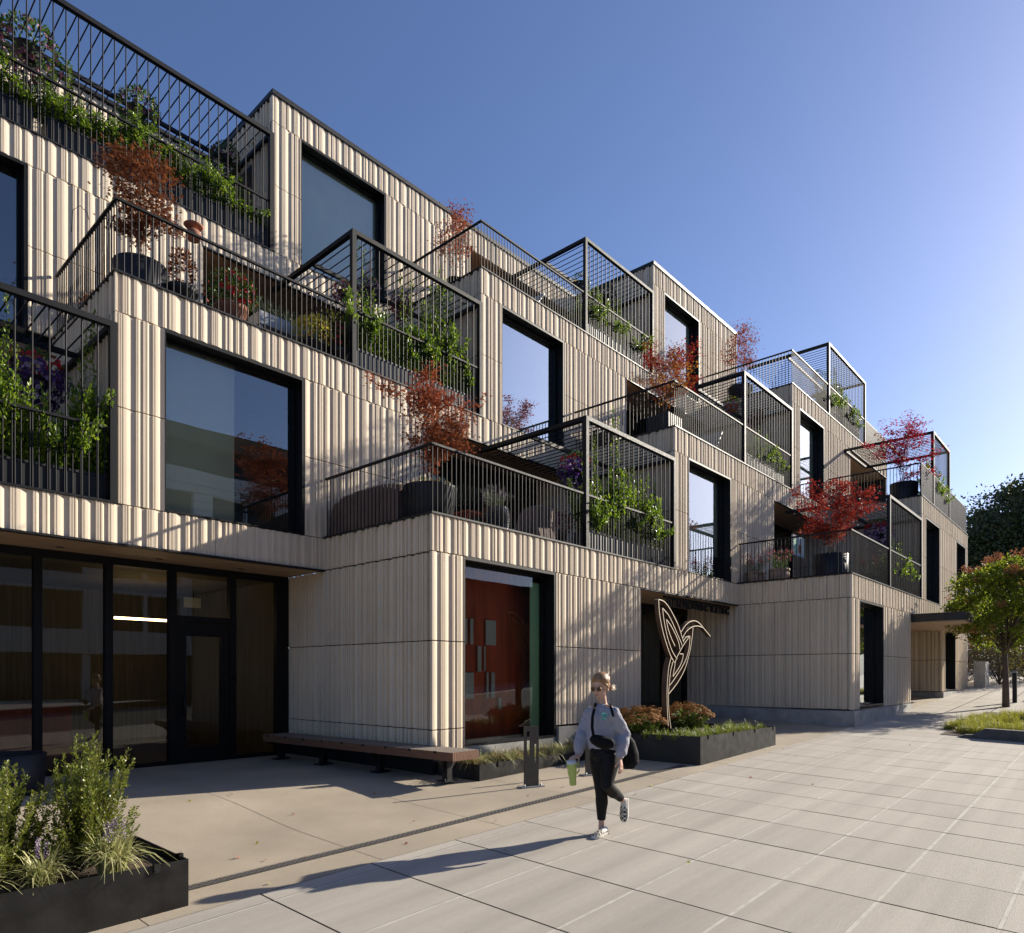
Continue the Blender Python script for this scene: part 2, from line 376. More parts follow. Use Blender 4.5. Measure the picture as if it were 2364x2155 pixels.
# profile of the fluted panels: long repeating row of ridges about 3 cm deep
def make_profile(seed, L=60):
    rnd = random.Random(seed); pts = []; s = -8.0
    A = [(0,.008),(.010,.008),(.011,.034),(.030,.033),(.046,.014),(.092,.012),(.094,.034),(.112,.034),(.114,.027),(.120,.027),(.122,.035),(.135,.034),(.165,.026),(.19,.012),(.205,.006),(.262,.006),(.264,.033),(.285,.034),(.287,.027),(.293,.027),(.295,.034),(.315,.034)]
    B = [(0,.008),(.009,.008),(.010,.034),(.026,.034),(.028,.026),(.034,.026),(.036,.035),(.055,.032),(.09,.018),(.105,.008),(.150,.007),(.152,.030),(.168,.031),(.178,.022),(.205,.020),(.207,.034),(.24,.031),(.265,.015),(.275,.009),(.305,.009),(.307,.034),(.32,.034)]
    C = [(0,.008),(.009,.008),(.010,.033),(.024,.034),(.060,.030),(.10,.014),(.118,.006),(.185,.006),(.187,.033),(.205,.034),(.207,.026),(.213,.026),(.215,.033),(.232,.030),(.252,.014),(.282,.012),(.284,.034),(.318,.034)]
    while s < L:
        w = rnd.choice([A, A, B, C]); k = rnd.uniform(.92, 1.12)
        for a, h in w: pts.append((s+a*k, h))
        s += w[-1][0]*k
    return pts
PROF = [make_profile(11), make_profile(23), make_profile(37)]
def clad(mb, axis, fixed, s0, s1, z0, z1, sign=-1, band=0, corner0=False, gap=.008, m=0):
    """fluted panel: axis 'X' runs along X on the plane Y=fixed, 'Y' along Y on X=fixed; sign = outward side"""
    P = PROF[band % 3]; a, b = s0+.004, s1-.004; hs = .84 if axis == 'X' else 1.6
    if axis == 'Y':   # wider shadow joints between the boards
        P = [(s+(.007 if h < .009 and P[min(q+1, len(P)-1)][1] > .03 else 0), h-(.010 if h < .009 else 0)) for q, (s, h) in enumerate(P)]
        P = [P[q] if q == 0 or P[q][0] > P[q-1][0] else (P[q-1][0]+.0006, P[q][1]) for q in range(len(P))]
    pts = [(a, .034)]
    for (s, h) in P:
        if a+.03 < s < b-.012: pts.append((s, h))
    pts.append((b, .034))
    if corner0: pts[1:1] = [(a+.025, .034)]
    za, zb = z0+gap, z1-gap; v = []; f = []
    for (s, h) in pts:
        o = fixed + sign*(.034-(.034-h)*hs); i = fixed - sign*.03
        for (d, z) in ((o, za), (o, zb), (i, zb), (i, za)):
            v.append((s, d, z) if axis == 'X' else (d, s, z))
    n = len(pts)
    for i in range(n-1):
        p, q = 4*i, 4*i+4
        f += [(p, q, q+1, p+1), (p+1, q+1, q+2, p+2), (p, p+3, q+3, q)]
    f += [(0, 1, 2, 3), (4*n-4, 4*n-1, 4*n-2, 4*n-3)]
    if (axis == 'X') != (sign == -1): f = [t[::-1] for t in f]
    mb.add(v, f, m)
    # dark backing seen in the joints
    i = fixed - sign*.034
    vv = [(s0, i, z0), (s1, i, z0), (s1, i, z1), (s0, i, z1)] if axis == 'X' else [(i, s0, z0), (i, s1, z0), (i, s1, z1), (i, s0, z1)]
    mb.add(vv, [(0, 1, 2, 3)], 1)
B = thing('apartment_building', 'stepped four storey apartment building clad in pale fluted concrete with planted terraces', 'building', (18, 9, -1.5))
OFF = Matrix.Translation((-18, -9, 1.5))
def bpart(mb, name, mats, parent=None):
    """part of the building, modelled in scene coordinates"""
    o = mb.build(name, mats, parent if parent is not None else B)
    if parent is None: o.matrix_parent_inverse = OFF
    return o
CM = [M['clad'], M['back']]
W0, W1 = .65, 3.0          # window from the block corner
WL = 5.92                  # closed part of each block front

def window(x0, x1, z0, z1, Y, blind=None, room=True, glass='glass', reveal=.20, roomd=2.6):
    mb = MB(); f = .045
    # reveal lining
    mb.box(x0, x0+.018, Y-.028, Y+reveal+.06, z0, z1); mb.box(x1-.05, x1, Y-.028, Y+reveal+.06, z0, z1)
    mb.box(x0+.018, x1-.05, Y-.028, Y+reveal+.06, z1-.05, z1); mb.box(x0+.018, x1-.05, Y-.036, Y+reveal+.06, z0, z0+.03)
    # sash
    a, b, c, d = x0+.018, x1-.05, z0+.03, z1-.05
    mb.box(a, a+.03, Y+reveal-.02, Y+reveal+.05, c, d); mb.box(b-.05, b, Y+reveal-.02, Y+reveal+.05, c, d)
    mb.box(a+.03, b-.05, Y+reveal-.02, Y+reveal+.05, d-.05, d); mb.box(a+.03, b-.05, Y+reveal-.02, Y+reveal+.05, c, c+.035)
    o = bpart(mb, 'window', M['frame'])
    g = MB(); yy = Y+reveal+.015
    g.add([(a+.03,yy,c+.035),(b-.05,yy,c+.035),(b-.05,yy,d-.05),(a+.03,yy,d-.05)], [(0,1,2,3)])
    bpart(g, 'pane', M[glass], o)
    if blind:
        q = MB(); t0, t1 = a+(b-a)*blind[0], a+(b-a)*blind[1]
        zt = d-(d-c)*blind[2]
        q.box(t0, t1, yy+.12, yy+.124, zt, d); bpart(q, 'roller_blind', M['blind'], o)
    if room:
        q = MB(); y0, y1 = Y+reveal+.07, Y+reveal+roomd; X0, X1 = x0-.3, x1+.9; Z0, Z1 = z0-.05, z1+.15
        q.add([(X0,y0,Z0),(X1,y0,Z0),(X1,y1,Z0),(X0,y1,Z0),(X0,y0,Z1),(X1,y0,Z1),(X1,y1,Z1),(X0,y1,Z1)],
              [(3,2,6,7),(0,3,7,4),(2,1,5,6),(4,7,6,5)], 0)
        q.add([(X0,y0,Z0),(X1,y0,Z0),(X1,y1,Z0),(X0,y1,Z0)], [(0,1,2,3)], 1)
        bpart(q, 'room', [M['room'], M['roomfloor']])
    return o

def front(n, k, x0, x1, wins, ztop=None, corner=True):
    """front wall of one block, wins = list of (x0, x1) openings from floor level to window head"""
    Y = YP[k]; zf = FL[n] if n > 1 else None; zt = FL[n+1]; head = zt-.57
    base = FL[n] if n > 1 else gz(x0+1, Y)+.30
    mb = MB()
    clad(mb, 'X', Y, x0-.034, x1, head, zt, band=0, corner0=True)
    segs = []; s = x0-.034
    for a, b in wins: segs.append((s, a)); s = b
    segs.append((s, x1))
    mids = [head, head-1.36, head-2.73, base] if n > 1 else [head, head-1.36, head-2.72 if base < head-2.9 else base, base]
    if n > 1: mids = [head, head-1.36, base]
    for (a, b) in segs:
        if b-a < .04: continue
        for zt_, zb_ in zip(mids[:-1], mids[1:]):
            if zt_-zb_ > .1: clad(mb, 'X', Y, a, b, zb_, zt_, band=(1 if n > 1 else 2), corner0=True)
    return bpart(mb, 'wall', CM)
def side(n, k, x, y0, y1, z0=None):
    zt = FL[n+1]; head = zt-.57; base = z0 if z0 is not None else FL[n]
    mb = MB(); clad(mb, 'Y', x, y0+.0, y1, head, zt, band=1)
    z = head
    for zn in (head-1.36, head-2.72):
        zn = max(zn, base)
        if z-zn > .12: clad(mb, 'Y', x, y0+.0, y1, zn, z, band=2)
        z = zn
    if z-base > .12: clad(mb, 'Y', x, y0, y1, base, z, band=0)
    return bpart(mb, 'wall', CM)
def header(k, n, x0, x1):
    """band over a recess"""
    Y = YP[k]; zt = FL[n+1]; mb = MB(); clad(mb, 'X', Y, x0, x1, zt-.57, zt, band=0); 
    mb.box(x0, x1, Y-.045, Y+.03, zt-.60, zt-.572, 2)
    return bpart(mb, 'wall', CM + [M['black']])
def recess(n, k, x0, x1, zb, depth=1.26, door=True):
    """loggia behind the facade: soffit, cheek, glazed back"""
    Y = YP[k]; zt = FL[n+1]-.58; y1 = Y+depth
    mb = MB(); mb.box(x0, x1, Y+.031, y1, zt, zt+.03); bpart(mb, 'soffit', M['soffit'])
    mb = MB(); mb.box(x0-.03, x0, Y+.04, y1, zb, zt); bpart(mb, 'cheek_wall', M['soffit'])
    if not door: return
    mb = MB(); nP = 3
    for i in range(nP+1):
        x = x0+(x1-x0)*i/nP; mb.box(x-.04, x+.04, y1-.05, y1+.05, zb, zt)
    for i in range(nP):
        a, b = x0+(x1-x0)*i/nP+.04, x0+(x1-x0)*(i+1)/nP-.04
        mb.box(a, b, y1-.05, y1+.05, zt-.10, zt); mb.box(a, b, y1-.05, y1+.05, zb, zb+.10)
    o = bpart(mb, 'terrace_door', M['frame'])
    g = MB(); g.add([(x0,y1,zb),(x1,y1,zb),(x1,y1,zt),(x0,y1,zt)], [(0,1,2,3)]); bpart(g, 'pane', M['shopglass'], o)
    q = MB(); q.add([(x0,y1+.06,zb),(x1,y1+.06,zb),(x1,y1+3,zb),(x0,y1+3,zb),(x0,y1+.06,zt),(x1,y1+.06,zt),(x1,y1+3,zt),(x0,y1+3,zt)], [(3,2,6,7),(0,3,7,4),(2,1,5,6),(4,7,6,5)], 0)
    q.add([(x0,y1+.06,zb),(x1,y1+.06,zb),(x1,y1+3,zb),(x0,y1+3,zb)], [(0,1,2,3)], 1)
    bpart(q, 'room', [M['room'], M['roomfloor']])
def terrace(n, k, x0, x1, solid=False):
    """floor slab over block (n-1,k), from plane k back to plane k-1, with its edge flashing"""
    z = FL[n]; Y = YP[k]; Yb = YP[k-1] + 1.3 if k > 0 else Y+4.3
    mb = MB(); mb.box(x0+.04, x1, Y+.05, Yb, z-.24, z-.05); bpart(mb, 'terrace_floor', M['deck'])
    mb = MB(); mb.box(x0-.05, x1, Y-.05, Y+.06, z-.004, z+.022); mb.box(x0-.05, x0+.05, Y+.06, YP[k-1] if k > 0 else Y+2.93, z-.004, z+.022)
    bpart(mb, 'edge_flashing', M['black'])
def railing(n, k, x0, x1, side_to, xs_open=True, h=1.02, solid=False, sideonly=False):
    """handrail and bars along the front and back along the open left end"""
    z = FL[n]+.022; Y = YP[k]; mb = MB(); r = .0095; zt = z+h
    N = int((x1-x0)/.098); step = (x1-x0)/N
    if not solid:
        for i in range(N+1):
            x = x0+i*step; mb.tube([(x, Y, z), (x, Y, zt)], r, 6, cap=False)
    else:
        for i in range(int((x1-x0)/.045)):
            x = x0+i*.045; mb.tube([(x, Y, z), (x, Y, zt)], .0225, 6, cap=False)
    if side_to:
        N = int((side_to-Y)/.098)
        for i in range(1, N+1):
            y = Y+i*(side_to-Y)/N
            mb.tube([(x0, y, z), (x0, y, zt)], r, 6, cap=False)
    mb.box(x0-.012, x1, Y-.012, Y+.012, z, z+.014)
    if side_to: mb.box(x0-.012, x0+.012, Y+.012, side_to, z, z+.014)
    o = bpart(mb, 'railing', M['bar'])
    mb = MB(); mb.box(x0-.024, x1, Y-.024, Y+.024, zt, zt+.034)
    if side_to: mb.box(x0-.024, x0+.024, Y+.024, side_to-.05, zt, zt+.034)
    bpart(mb, 'handrail', M['rail'], o)
def pergola(n, k, x0, x1, ztop, ymid=1.42, back=None, sp=.192, endpost=True):
    z = FL[n]+.022; Y = YP[k]; Yb = back or YP[k-1]-.01; t = .045
    mb = MB()
    mb.box(x0-t, x0+t, Y-t, Y+t, z, ztop-.08)
    mb.box(x1-t, x1+t, Y-t, Y+t, z, ztop-.08)
    mb.box(x0-t, x1+t, Y-t, Y+t, ztop-.08, ztop)
    mb.box(x0-t, x0+t, Y+t, Yb, ztop-.08, ztop); mb.box(x1-t, x1+t, Y+t, Yb, ztop-.08, ztop)
    mb.box(x0+t, x1-t, Y+ymid-.03, Y+ymid+.03, ztop-.1, ztop-.022)
    if back: mb.box(x0+t, x1-t, Yb-.08, Yb, ztop-.1, ztop-.022)
    o = bpart(mb, 'pergola', M['rail'])
    mb = MB(); N = max(2, int(round((x1-x0)/sp)))
    for i in range(1, N):
        x = x0+(x1-x0)*i/N; r = .0115
        mb.tube([(x, Y, z), (x, Y, ztop-.08)], r, 6, cap=False)
        mb.tube([(x, Y+t, ztop-.013), (x, Yb, ztop-.013)], r, 6, cap=False)
    bpart(mb, 'pergola_bars', M['bar'], o)

# ---- walls block by block: plane index k (0 back .. 3 front), level n
def blk(n, k, xend=None, wins=None, wl=WL):
    x = XCR(n, k); w_ = wins if wins is not None else [(x+W0, x+W1)]
    front(n, k, x, x+wl, w_)
# plane 0: level 3 block at .1, level 4 block at 7.54
for (n, k, bl) in ((3, 0, None), (4, 0, (.0, 1, 1)), (2, 1, (.0, .54, 1)), (3, 1, (0, .93, 1)), (4, 1, (0, 1, 1)), (2, 2, (0, 1, .75)), (3, 2, (0, 1, .8))):
    x = XCR(n, k); blk(n, k)
    window(x+W0, x+W1, FL[n]-.0, FL[n+1]-.57, YP[k], blind=bl, glass='glassb' if (n, k) in ((3, 1),) else 'glassc' if (n, k) in ((4, 1), (2, 2), (3, 2)) else 'glass')
for (n, k) in ((4, 0), (2, 1), (3, 1), (4, 1), (2, 2), (3, 2), (2, 3)):
    side(n, k, XCR(n, k), YP[k], YP[k-1]+(1.3 if k else 0) if k else YP[0]+2.93)
# headers over recesses, and recesses
for (n, k) in ((2, 1), (3, 0), (3, 1), (2, 2), (1, 1), (1, 2)):
    x = XCR(n, k); header(k, n, x+WL, x+10.85)
    if n > 1: recess(n, k, x+WL, x+10.85, FL[n]-.05)
header(0, 2, 1, 2)if False else None
# level 3 plane 2: recess behind the terrace of level 3 plane 3
header(2, 3, XCR(3, 2)+WL, 33.0); recess(3, 2, XCR(3, 2)+WL, 33.0, FL[3]-.05, depth=2.2)
recess(4, 0, XCR(4, 0)+WL, 18.36, FL[4]-.05)
# roof level: level 4 blocks
for (k, xe) in ((0, XCR(4, 1)), (1, XCR(4, 1)+WL)):
    x = XCR(4, k); Y = YP[k]; mb = MB()
    mb.box(x-.05, xe, Y-.06, Y+9, 12.5, 12.56); mb.box(x-.05, xe, Y-.06, Y+.10, 12.56, 12.60)
    mb.box(x-.05, x+.10, Y+.10, Y+9, 12.56, 12.60)
    xx = x+.3
    while xx < xe: mb.box(xx-.012, xx+.012, Y-.02, Y+.03, 12.60, 12.63); xx += .62
    bpart(mb, 'parapet_cap', M['black'])
if True:
    x0, x1, Y = XCR(4, 0)+WL, XCR(4, 1), YP[0]
    mb = MB(); clad(mb, 'X', Y, x0, x1, FL[5]-.57, FL[5], band=0); bpart(mb, 'wall', CM)
    # upper wall seen over the top left terrace
    mb = MB(); clad(mb, 'X', 16.65, -6, 7.5, 9.1, 11.93, band=1); clad(mb, 'X', 16.65, -6, 7.5, 11.93, 12.5, band=0)
    mb.box(-6, 7.5, 16.55, 17.5, 12.5, 12.58, 2); bpart(mb, 'wall', CM+[M['black']])
    mb = MB(); clad(mb, 'X', YP[0], -6, XCR(3, 0), 5.78, 8.53, band=1); clad(mb, 'X', YP[0], -6, XCR(3, 0), 8.55, 9.12, band=0)
    clad(mb, 'X', YP[0], -3, 3.5, 2.4, 5.2, band=1); bpart(mb, 'wall', CM)
    # dark door set in the left cheek of the top block
    x = XCR(4, 0); mb = MB(); mb.box(x-.05, x-.036, 14.6, 16.2, FL[4], FL[4]+2.3)
    bpart(mb, 'side_door', M['frame'])
# ---- plane 2 ground: C1
gY = lambda x, y: gz(x, y)
mb = MB(); Y = YP[2]; zt = FL[2]; hd = zt-.57
clad(mb, 'X', Y, 6.92-.034, 12.84, hd, zt, band=0, corner0=True)
for (a, b) in ((6.92-.034, 7.57), (9.9, 12.84)):
    clad(mb, 'X', Y, a, b, hd-1.36, hd, band=2, corner0=True)
    if a < 7:
        clad(mb, 'X', Y, a, b, hd-2.72, hd-1.36, band=2, corner0=True); clad(mb, 'X', Y, a, b, -1.18, hd-2.72, band=2, corner0=True)
    else: clad(mb, 'X', Y, a, b, -.92, hd-1.36, band=2, corner0=True)
bpart(mb, 'wall', CM)
mb = MB(); X = 6.92
clad(mb, 'Y', X, Y, 10.79, hd, zt, band=1)
clad(mb, 'Y', X, Y, 12.05, hd-1.36, hd-.012, band=1); clad(mb, 'Y', X, Y, 12.05, hd-2.72, hd-1.36, band=1); clad(mb, 'Y', X, Y, 12.05, -1.18, hd-2.72, band=1)
bpart(mb, 'wall', CM)
mb = MB(); mb.box(6.93, 7.6, Y+.0, Y+.2, -1.6, -1.18); mb.box(6.93, 6.99, Y+.2, 12.05, -1.6, -1.18); bpart(mb, 'plinth', M['black'])
mb = MB(); mb.box(9.95, 12.84, Y-.06, Y+.1, -1.5, -.95); bpart(mb, 'plinth', M['plinth'])
# shop window with the orange room behind
window(7.57, 9.9, -1.12, hd, Y, room=False, glass='shopglass', reveal=.22)
mb = MB(); mb.box(7.55, 9.9, Y-.02, Y+.5, -1.5, -1.125); bpart(mb, 'sill', M['plinth'])
mb = MB(); yb = Y+.7
mb.add([(7.3,yb,-1.2),(11,yb,-1.2),(11,yb,1.9),(7.3,yb,1.9)], [(0,1,2,3)], 0)
mb.add([(7.3,Y+.3,-1.2),(7.3,yb,-1.2),(7.3,yb,1.9),(7.3,Y+.3,1.9)], [(0,1,2,3)], 0)
mb.add([(11,Y+.3,-1.2),(11,yb,-1.2),(11,yb,1.9),(11,Y+.3,1.9)], [(0,1,2,3)], 0)
mb.add([(7.3,Y+.3,-1.13),(11,Y+.3,-1.13),(11,yb,-1.13),(7.3,yb,-1.13)], [(0,1,2,3)], 1)
mb.add([(7.3,Y+.3,1.89),(11,Y+.3,1.89),(11,yb,1.89),(7.3,yb,1.89)], [(0,1,2,3)], 2)
bpart(mb, 'shop_interior', [M['orange'], M['roomfloor'], M['room']])
mb = MB()
def pan(u0, u1, v0, v1, y, m=0):
    a, b = onY(u0, v0, y), onY(u1, v1, y); mb.box(a.x, b.x, y-.02, y, b.z, a.z, m)
z9 = lambda x, y: (1030+x*.26126, 1280+y*.26126)
for (a, b, c, d) in ((145,180,565,795),(207,232,568,798),(345,433,582,806),(272,304,812,1038),(330,341,812,1035),(145,238,1045,1275),(352,368,1045,1268),(393,424,1045,1266),(455,482,1272,1370)):
    (u0, v0_), (u1, v1_) = z9(a, c), z9(b, d); pan(u0, u1, v0_, v1_, yb-.03, 0)
bpart(mb, 'display_shelf', [M['white']])
a, b = onY(1222, 1345, Y+.32), onY(1256, 1700, Y+.32)
mb = MB(); mb.box(a.x, b.x, Y+.30, Y+.32, -1.12, a.z); bpart(mb, 'display_panel', M['mint'])
# ---- storefront under the level 2 block, plane 1 set back
Y = 12.05; zt = 1.76; zb = -1.5
mb = MB(); mb.box(-4, 6.93, 10.79+.03, Y+.05, FL[2]-.58, FL[2]-.55); bpart(mb, 'soffit', M['soffit'])
mb = MB()
for (u, t) in ((1.0, .055), (2.845, .055), (3.795, .055), (4.77, .06), (5.81, .06), (6.78, .12)): mb.box(u-t, u+t, Y-.06, Y+.06, zb, zt)
mb.box(-4, 6.9, Y-.06, Y+.06, zt, FL[2]-.58); mb.box(-4, 6.66, Y-.055, Y+.055, zb, zb+.06)
mb.box(4.83, 5.75, Y-.055, Y+.055, .92, 1.02)
sf = bpart(mb, 'storefront', M['frame'])
g = MB()
for (a, b, c, d) in ((-4,.945,zb+.06,zt),(1.055,2.79,zb+.06,zt),(2.9,3.74,zb+.06,zt),(3.85,4.71,zb+.06,zt),(4.83,5.75,1.02,zt),(5.87,6.66,zb+.06,zt)):
    g.add([(a,Y,c),(b,Y,c),(b,Y,d),(a,Y,d)], [(0,1,2,3)])
bpart(g, 'pane', M['shopglass'], sf)
mb = MB()
mb.box(4.84, 5.0, Y-.04, Y+.04, zb+.01, .91); mb.box(5.60, 5.74, Y-.04, Y+.04, zb+.01, .91); mb.box(5.0, 5.60, Y-.04, Y+.04, .68, .91); mb.box(5.0, 5.60, Y-.04, Y+.04, zb+.01, -1.24)
dr = bpart(mb, 'door', M['frame'])
g = MB(); g.add([(5,Y,-1.24),(5.6,Y,-1.24),(5.6,Y,.68),(5,Y,.68)], [(0,1,2,3)]); bpart(g, 'pane', M['shopglass'], dr)
mb = MB(); mb.tube([(4.95,Y-.10,-.70),(4.95,Y-.10,-.36)], .014, 8); mb.tube([(4.95,Y-.10,-.66),(4.95,Y-.03,-.66)], .009, 6); mb.tube([(4.95,Y-.10,-.40),(4.95,Y-.03,-.40)], .009, 6)
bpart(mb, 'door_handle', M['black'], dr)
mb = MB(); X0, X1, y0, y1 = -4, 6.92, Y+.07, Y+4.5
mb.add([(X0,y0,zb),(X1,y0,zb),(X1,y1,zb),(X0,y1,zb)], [(0,1,2,3)], 1)
mb.add([(X0,y1,zb),(X1,y1,zb),(X1,y1,2),(X0,y1,2)], [(0,1,2,3)], 0); mb.add([(X1,y0,zb),(X1,y1,zb),(X1,y1,2),(X1,y0,2)], [(0,1,2,3)], 0)
mb.add([(X0,y0,zb),(X0,y1,zb),(X0,y1,2),(X0,y0,2)], [(0,1,2,3)], 0); mb.add([(X0,y0,1.85),(X1,y0,1.85),(X1,y1,1.85),(X0,y1,1.85)], [(0,1,2,3)], 0)
M['lobby'] = mat('lobby_wall', (.24, .20, .12), .7, var=.25, vscale=3, stretch=(10, 10, .3))
bpart(mb, 'lobby', [M['lobby'], M['roomfloor']])
mb = MB(); mb.box(5.4, 7.3 if False else 6.6, Y+2.2, Y+2.25, .92, .96)
a, b = P3(264, 1427, 1), P3(389, 1433, 1); a *= (Y+2.2)/a.y; b *= (Y+2.2)/b.y
mb = MB(); mb.box(a.x, b.x, Y+2.18, Y+2.22, (a.z+b.z)/2-.022, (a.z+b.z)/2+.022); bpart(mb, 'strip_lamp', M['lamp'])
mb = MB(); a, b = P3(424, 1379, 1)*((Y+3.2)/P3(424, 1379, 1).y), P3(463, 1405, 1)*((Y+3.2)/P3(463, 1405, 1).y)
mb = MB(); mb.box(a.x, b.x, Y+3.18, Y+3.2, b.z, a.z); bpart(mb, 'pale_panel', M['blind'])
mb = MB(); mb.box(2.2, 4.0, Y+2.6, Y+3.1, zb, zb+1.0); mb.box(2.1, 4.1, Y+2.5, Y+3.2, zb+1.0, zb+1.05, 1); bpart(mb, 'reception_desk', [M['orange'], M['zinc']])
mb = MB(); mb.tube([(a.x+.2, Y+3.19, a.z), (a.x+.2, Y+3.19, 1.85)], .008, 4); bpart(mb, 'panel_rod', M['black'])
mb = MB(); mb.box(5.79, 5.83, Y-.075, Y-.06, -.06, -.01); bpart(mb, 'card_reader', M['white'])
c = P3(570, 1329, 1); c *= 1.89/c.z
mb.box(c.x-.18, c.x+.18, c.y-.09, c.y+.09, 1.872, 1.879); bpart(mb, 'vent', M['black'])
for (u, v) in ((138, 1264), (368, 1291), (557, 1314)):
    c = P3(u, v, 1); c *= 1.875/c.z; mb = MB(); mb.box(c.x-.045, c.x+.045, c.y-.02, c.y+.02, 1.870, 1.878); bpart(mb, 'downlight', M['black'])
c = P3(560, 1327, 1); c *= 1.86/c.z; mb = MB(); mb.lathe([(.0,-.05),(.012,-.045),(.010,-.02),(.03,-.015),(.03,.018)], 10, (c.x,c.y,1.86)); bpart(mb, 'sprinkler', M['zinc'])
mb = MB(); mb.box(-4, 6.9, 10.72, 10.83, 1.862, 1.888); bpart(mb, 'edge_flashing', M['black'])
# ---- entry recess of the ground block
x0, x1, Y = 12.84, 17.75, YP[2]; gzb = -1.35
mb = MB(); mb.box(x0, x1, Y+.031, Y+1.6, hd-.03, hd); bpart(mb, 'soffit', M['soffit'])
mb = MB(); clad(mb, 'Y', x0, Y+.04, Y+1.5, -.95, hd-.03, sign=1, band=0); bpart(mb, 'wall', CM)
mb = MB(); y1 = Y+1.5
for (a, b) in ((13.0, 13.12), (14.1, 14.2), (15.2, 15.32), (16.4, 16.5), (17.6, 17.75)): mb.box(a, b, y1-.05, y1+.05, gzb, hd-.03)
mb.box(12.84, 17.75, y1-.06, y1+.06, hd-.2, hd-.03)
mb.box(12.84, 17.75, y1-.045, y1+.045, gzb, gzb+.1)
o = bpart(mb, 'entrance', M['frame']); g = MB(); g.add([(12.9,y1,gzb),(17.7,y1,gzb),(17.7,y1,hd-.2),(12.9,y1,hd-.2)], [(0,1,2,3)]); bpart(g, 'pane', M['shopglass'], o)
mb = MB(); mb.add([(12.9,y1+.1,gzb),(17.7,y1+.1,gzb),(17.7,y1+3,gzb),(12.9,y1+3,gzb)], [(0,1,2,3)], 1); mb.add([(12.9,y1+.07,gzb),(17.7,y1+.07,gzb),(17.7,y1+3,gzb),(12.9,y1+3,gzb),(12.9,y1+.07,hd),(17.7,y1+.07,hd),(17.7,y1+3,hd),(12.9,y1+3,hd)], [(3,2,6,7),(0,3,7,4),(2,1,5,6),(4,7,6,5)], 0); bpart(mb, 'lobby', [M['lobby'], M['roomfloor']])
mb = MB(); mb.box(13.55, 13.75, Y+1.0, Y+1.2, gzb, -.25); bpart(mb, 'intercom_post', M['black'])
# ---- C2 front and side
Y = YP[3]; X = XCR(1, 3); zt = FL[2]
mb = MB(); clad(mb, 'X', Y, X-.034, XCR(2, 3)+.02, hd, zt, band=0, corner0=True)
for (a, b) in ((X-.034, X+.62), (X+2.85, X+WL)):
    clad(mb, 'X', Y, a, b, hd-1.36, hd, band=2, corner0=True); clad(mb, 'X', Y, a, b, -.84, hd-1.36, band=2, corner0=True)
bpart(mb, 'wall', CM)
mb = MB(); clad(mb, 'Y', X, Y, 9.36, hd-1.36, hd-.0, band=0); clad(mb, 'Y', X, Y, 9.36, -.83, hd-1.36, band=0); clad(mb, 'Y', X, Y, 7.86, hd, zt, band=1); bpart(mb, 'wall', CM)
window(X+.62, X+2.85, -.78, hd, Y, glass='glass', roomd=3)
def pl(x0, x1, y0, y1, zt_, m='plinth'):
    mb = MB(); z0 = min(gz(x0, y0), gz(x1, y1))-.12; mb.box(x0, x1, y0, y1, z0, zt_); bpart(mb, 'plinth', M[m])
pl(X-.07, X+WL-.02, Y-.10, Y+.15, -.86); pl(X-.07, X+.12, Y+.151, 9.3, -.86)
mb = MB(); mb.box(X-.02, X+WL-.03, Y-.02, Y+.1, -.86, -.83); bpart(mb, 'edge_flashing', M['black'])
# recess with canopy and the far bay
x0 = X+WL; mb = MB(); clad(mb, 'Y', x0, Y+.04, Y+1.4, -.8, hd, sign=1, band=1); clad(mb, 'X', Y, XCR(2, 3), 33.6, hd, zt, band=0)
clad(mb, 'Y', 28.4, Y, Y+1.4, .55, hd-.23, band=0); clad(mb, 'Y', 28.4, Y, Y+1.4, -.58, .55, band=0)
for (a, b) in ((28.366, 28.97), (30.96, 33.6)):
    clad(mb, 'X', Y, a, b, .55, hd-.0, band=2, corner0=True); clad(mb, 'X', Y, a, b, -.58, .55, band=2, corner0=True)
bpart(mb, 'wall', CM)
window(28.97, 30.96, -.56, hd-.25, Y, roomd=2)
pl(28.33, 33.5, Y-.09, Y+.2, -.6); pl(28.33, 28.5, Y+.21, Y+1.4, -.6)
mb = MB(); mb.box(x0, 31.2, 3.55, Y-.05, 1.63, 1.87); o = bpart(mb, 'canopy', M['canopyc'] if 'canopyc' in M else M['steel'])
mb = MB(); mb.box(x0+.03, 31.17, 3.58, Y+1.4, 1.59, 1.628); bpart(mb, 'soffit', M['soffit'])
mb = MB(); y1 = Y+1.4
for a in (x0+.06, x0+2.2, 28.3): mb.box(a-.06, a+.06, y1-.05, y1+.05, -.9, 1.6)
o = bpart(mb, 'entrance', M['frame']); g = MB(); g.add([(x0,y1,-.9),(28.3,y1,-.9),(28.3,y1,1.6),(x0,y1,1.6)], [(0,1,2,3)]); bpart(g, 'pane', M['glass'], o)
mb = MB(); mb.add([(x0,y1+.07,-1),(28.3,y1+.07,-1),(28.3,y1+2,-1),(x0,y1+2,-1),(x0,y1+.07,1.7),(28.3,y1+.07,1.7),(28.3,y1+2,1.7),(x0,y1+2,1.7)], [(3,2,6,7),(0,3,7,4),(2,1,5,6),(4,7,6,5)]); bpart(mb, 'lobby', M['room'])
# ---- level 2 plane 3 block to the far end
x = XCR(2, 3); front(2, 3, x, 33.6, [(x+.62, x+2.8), (31.2, 33.1)])
window(x+.62, x+2.8, FL[2], FL[3]-.57, Y, blind=(0.25, .6, 1)); window(31.2, 33.1, FL[2], FL[3]-.57, Y)
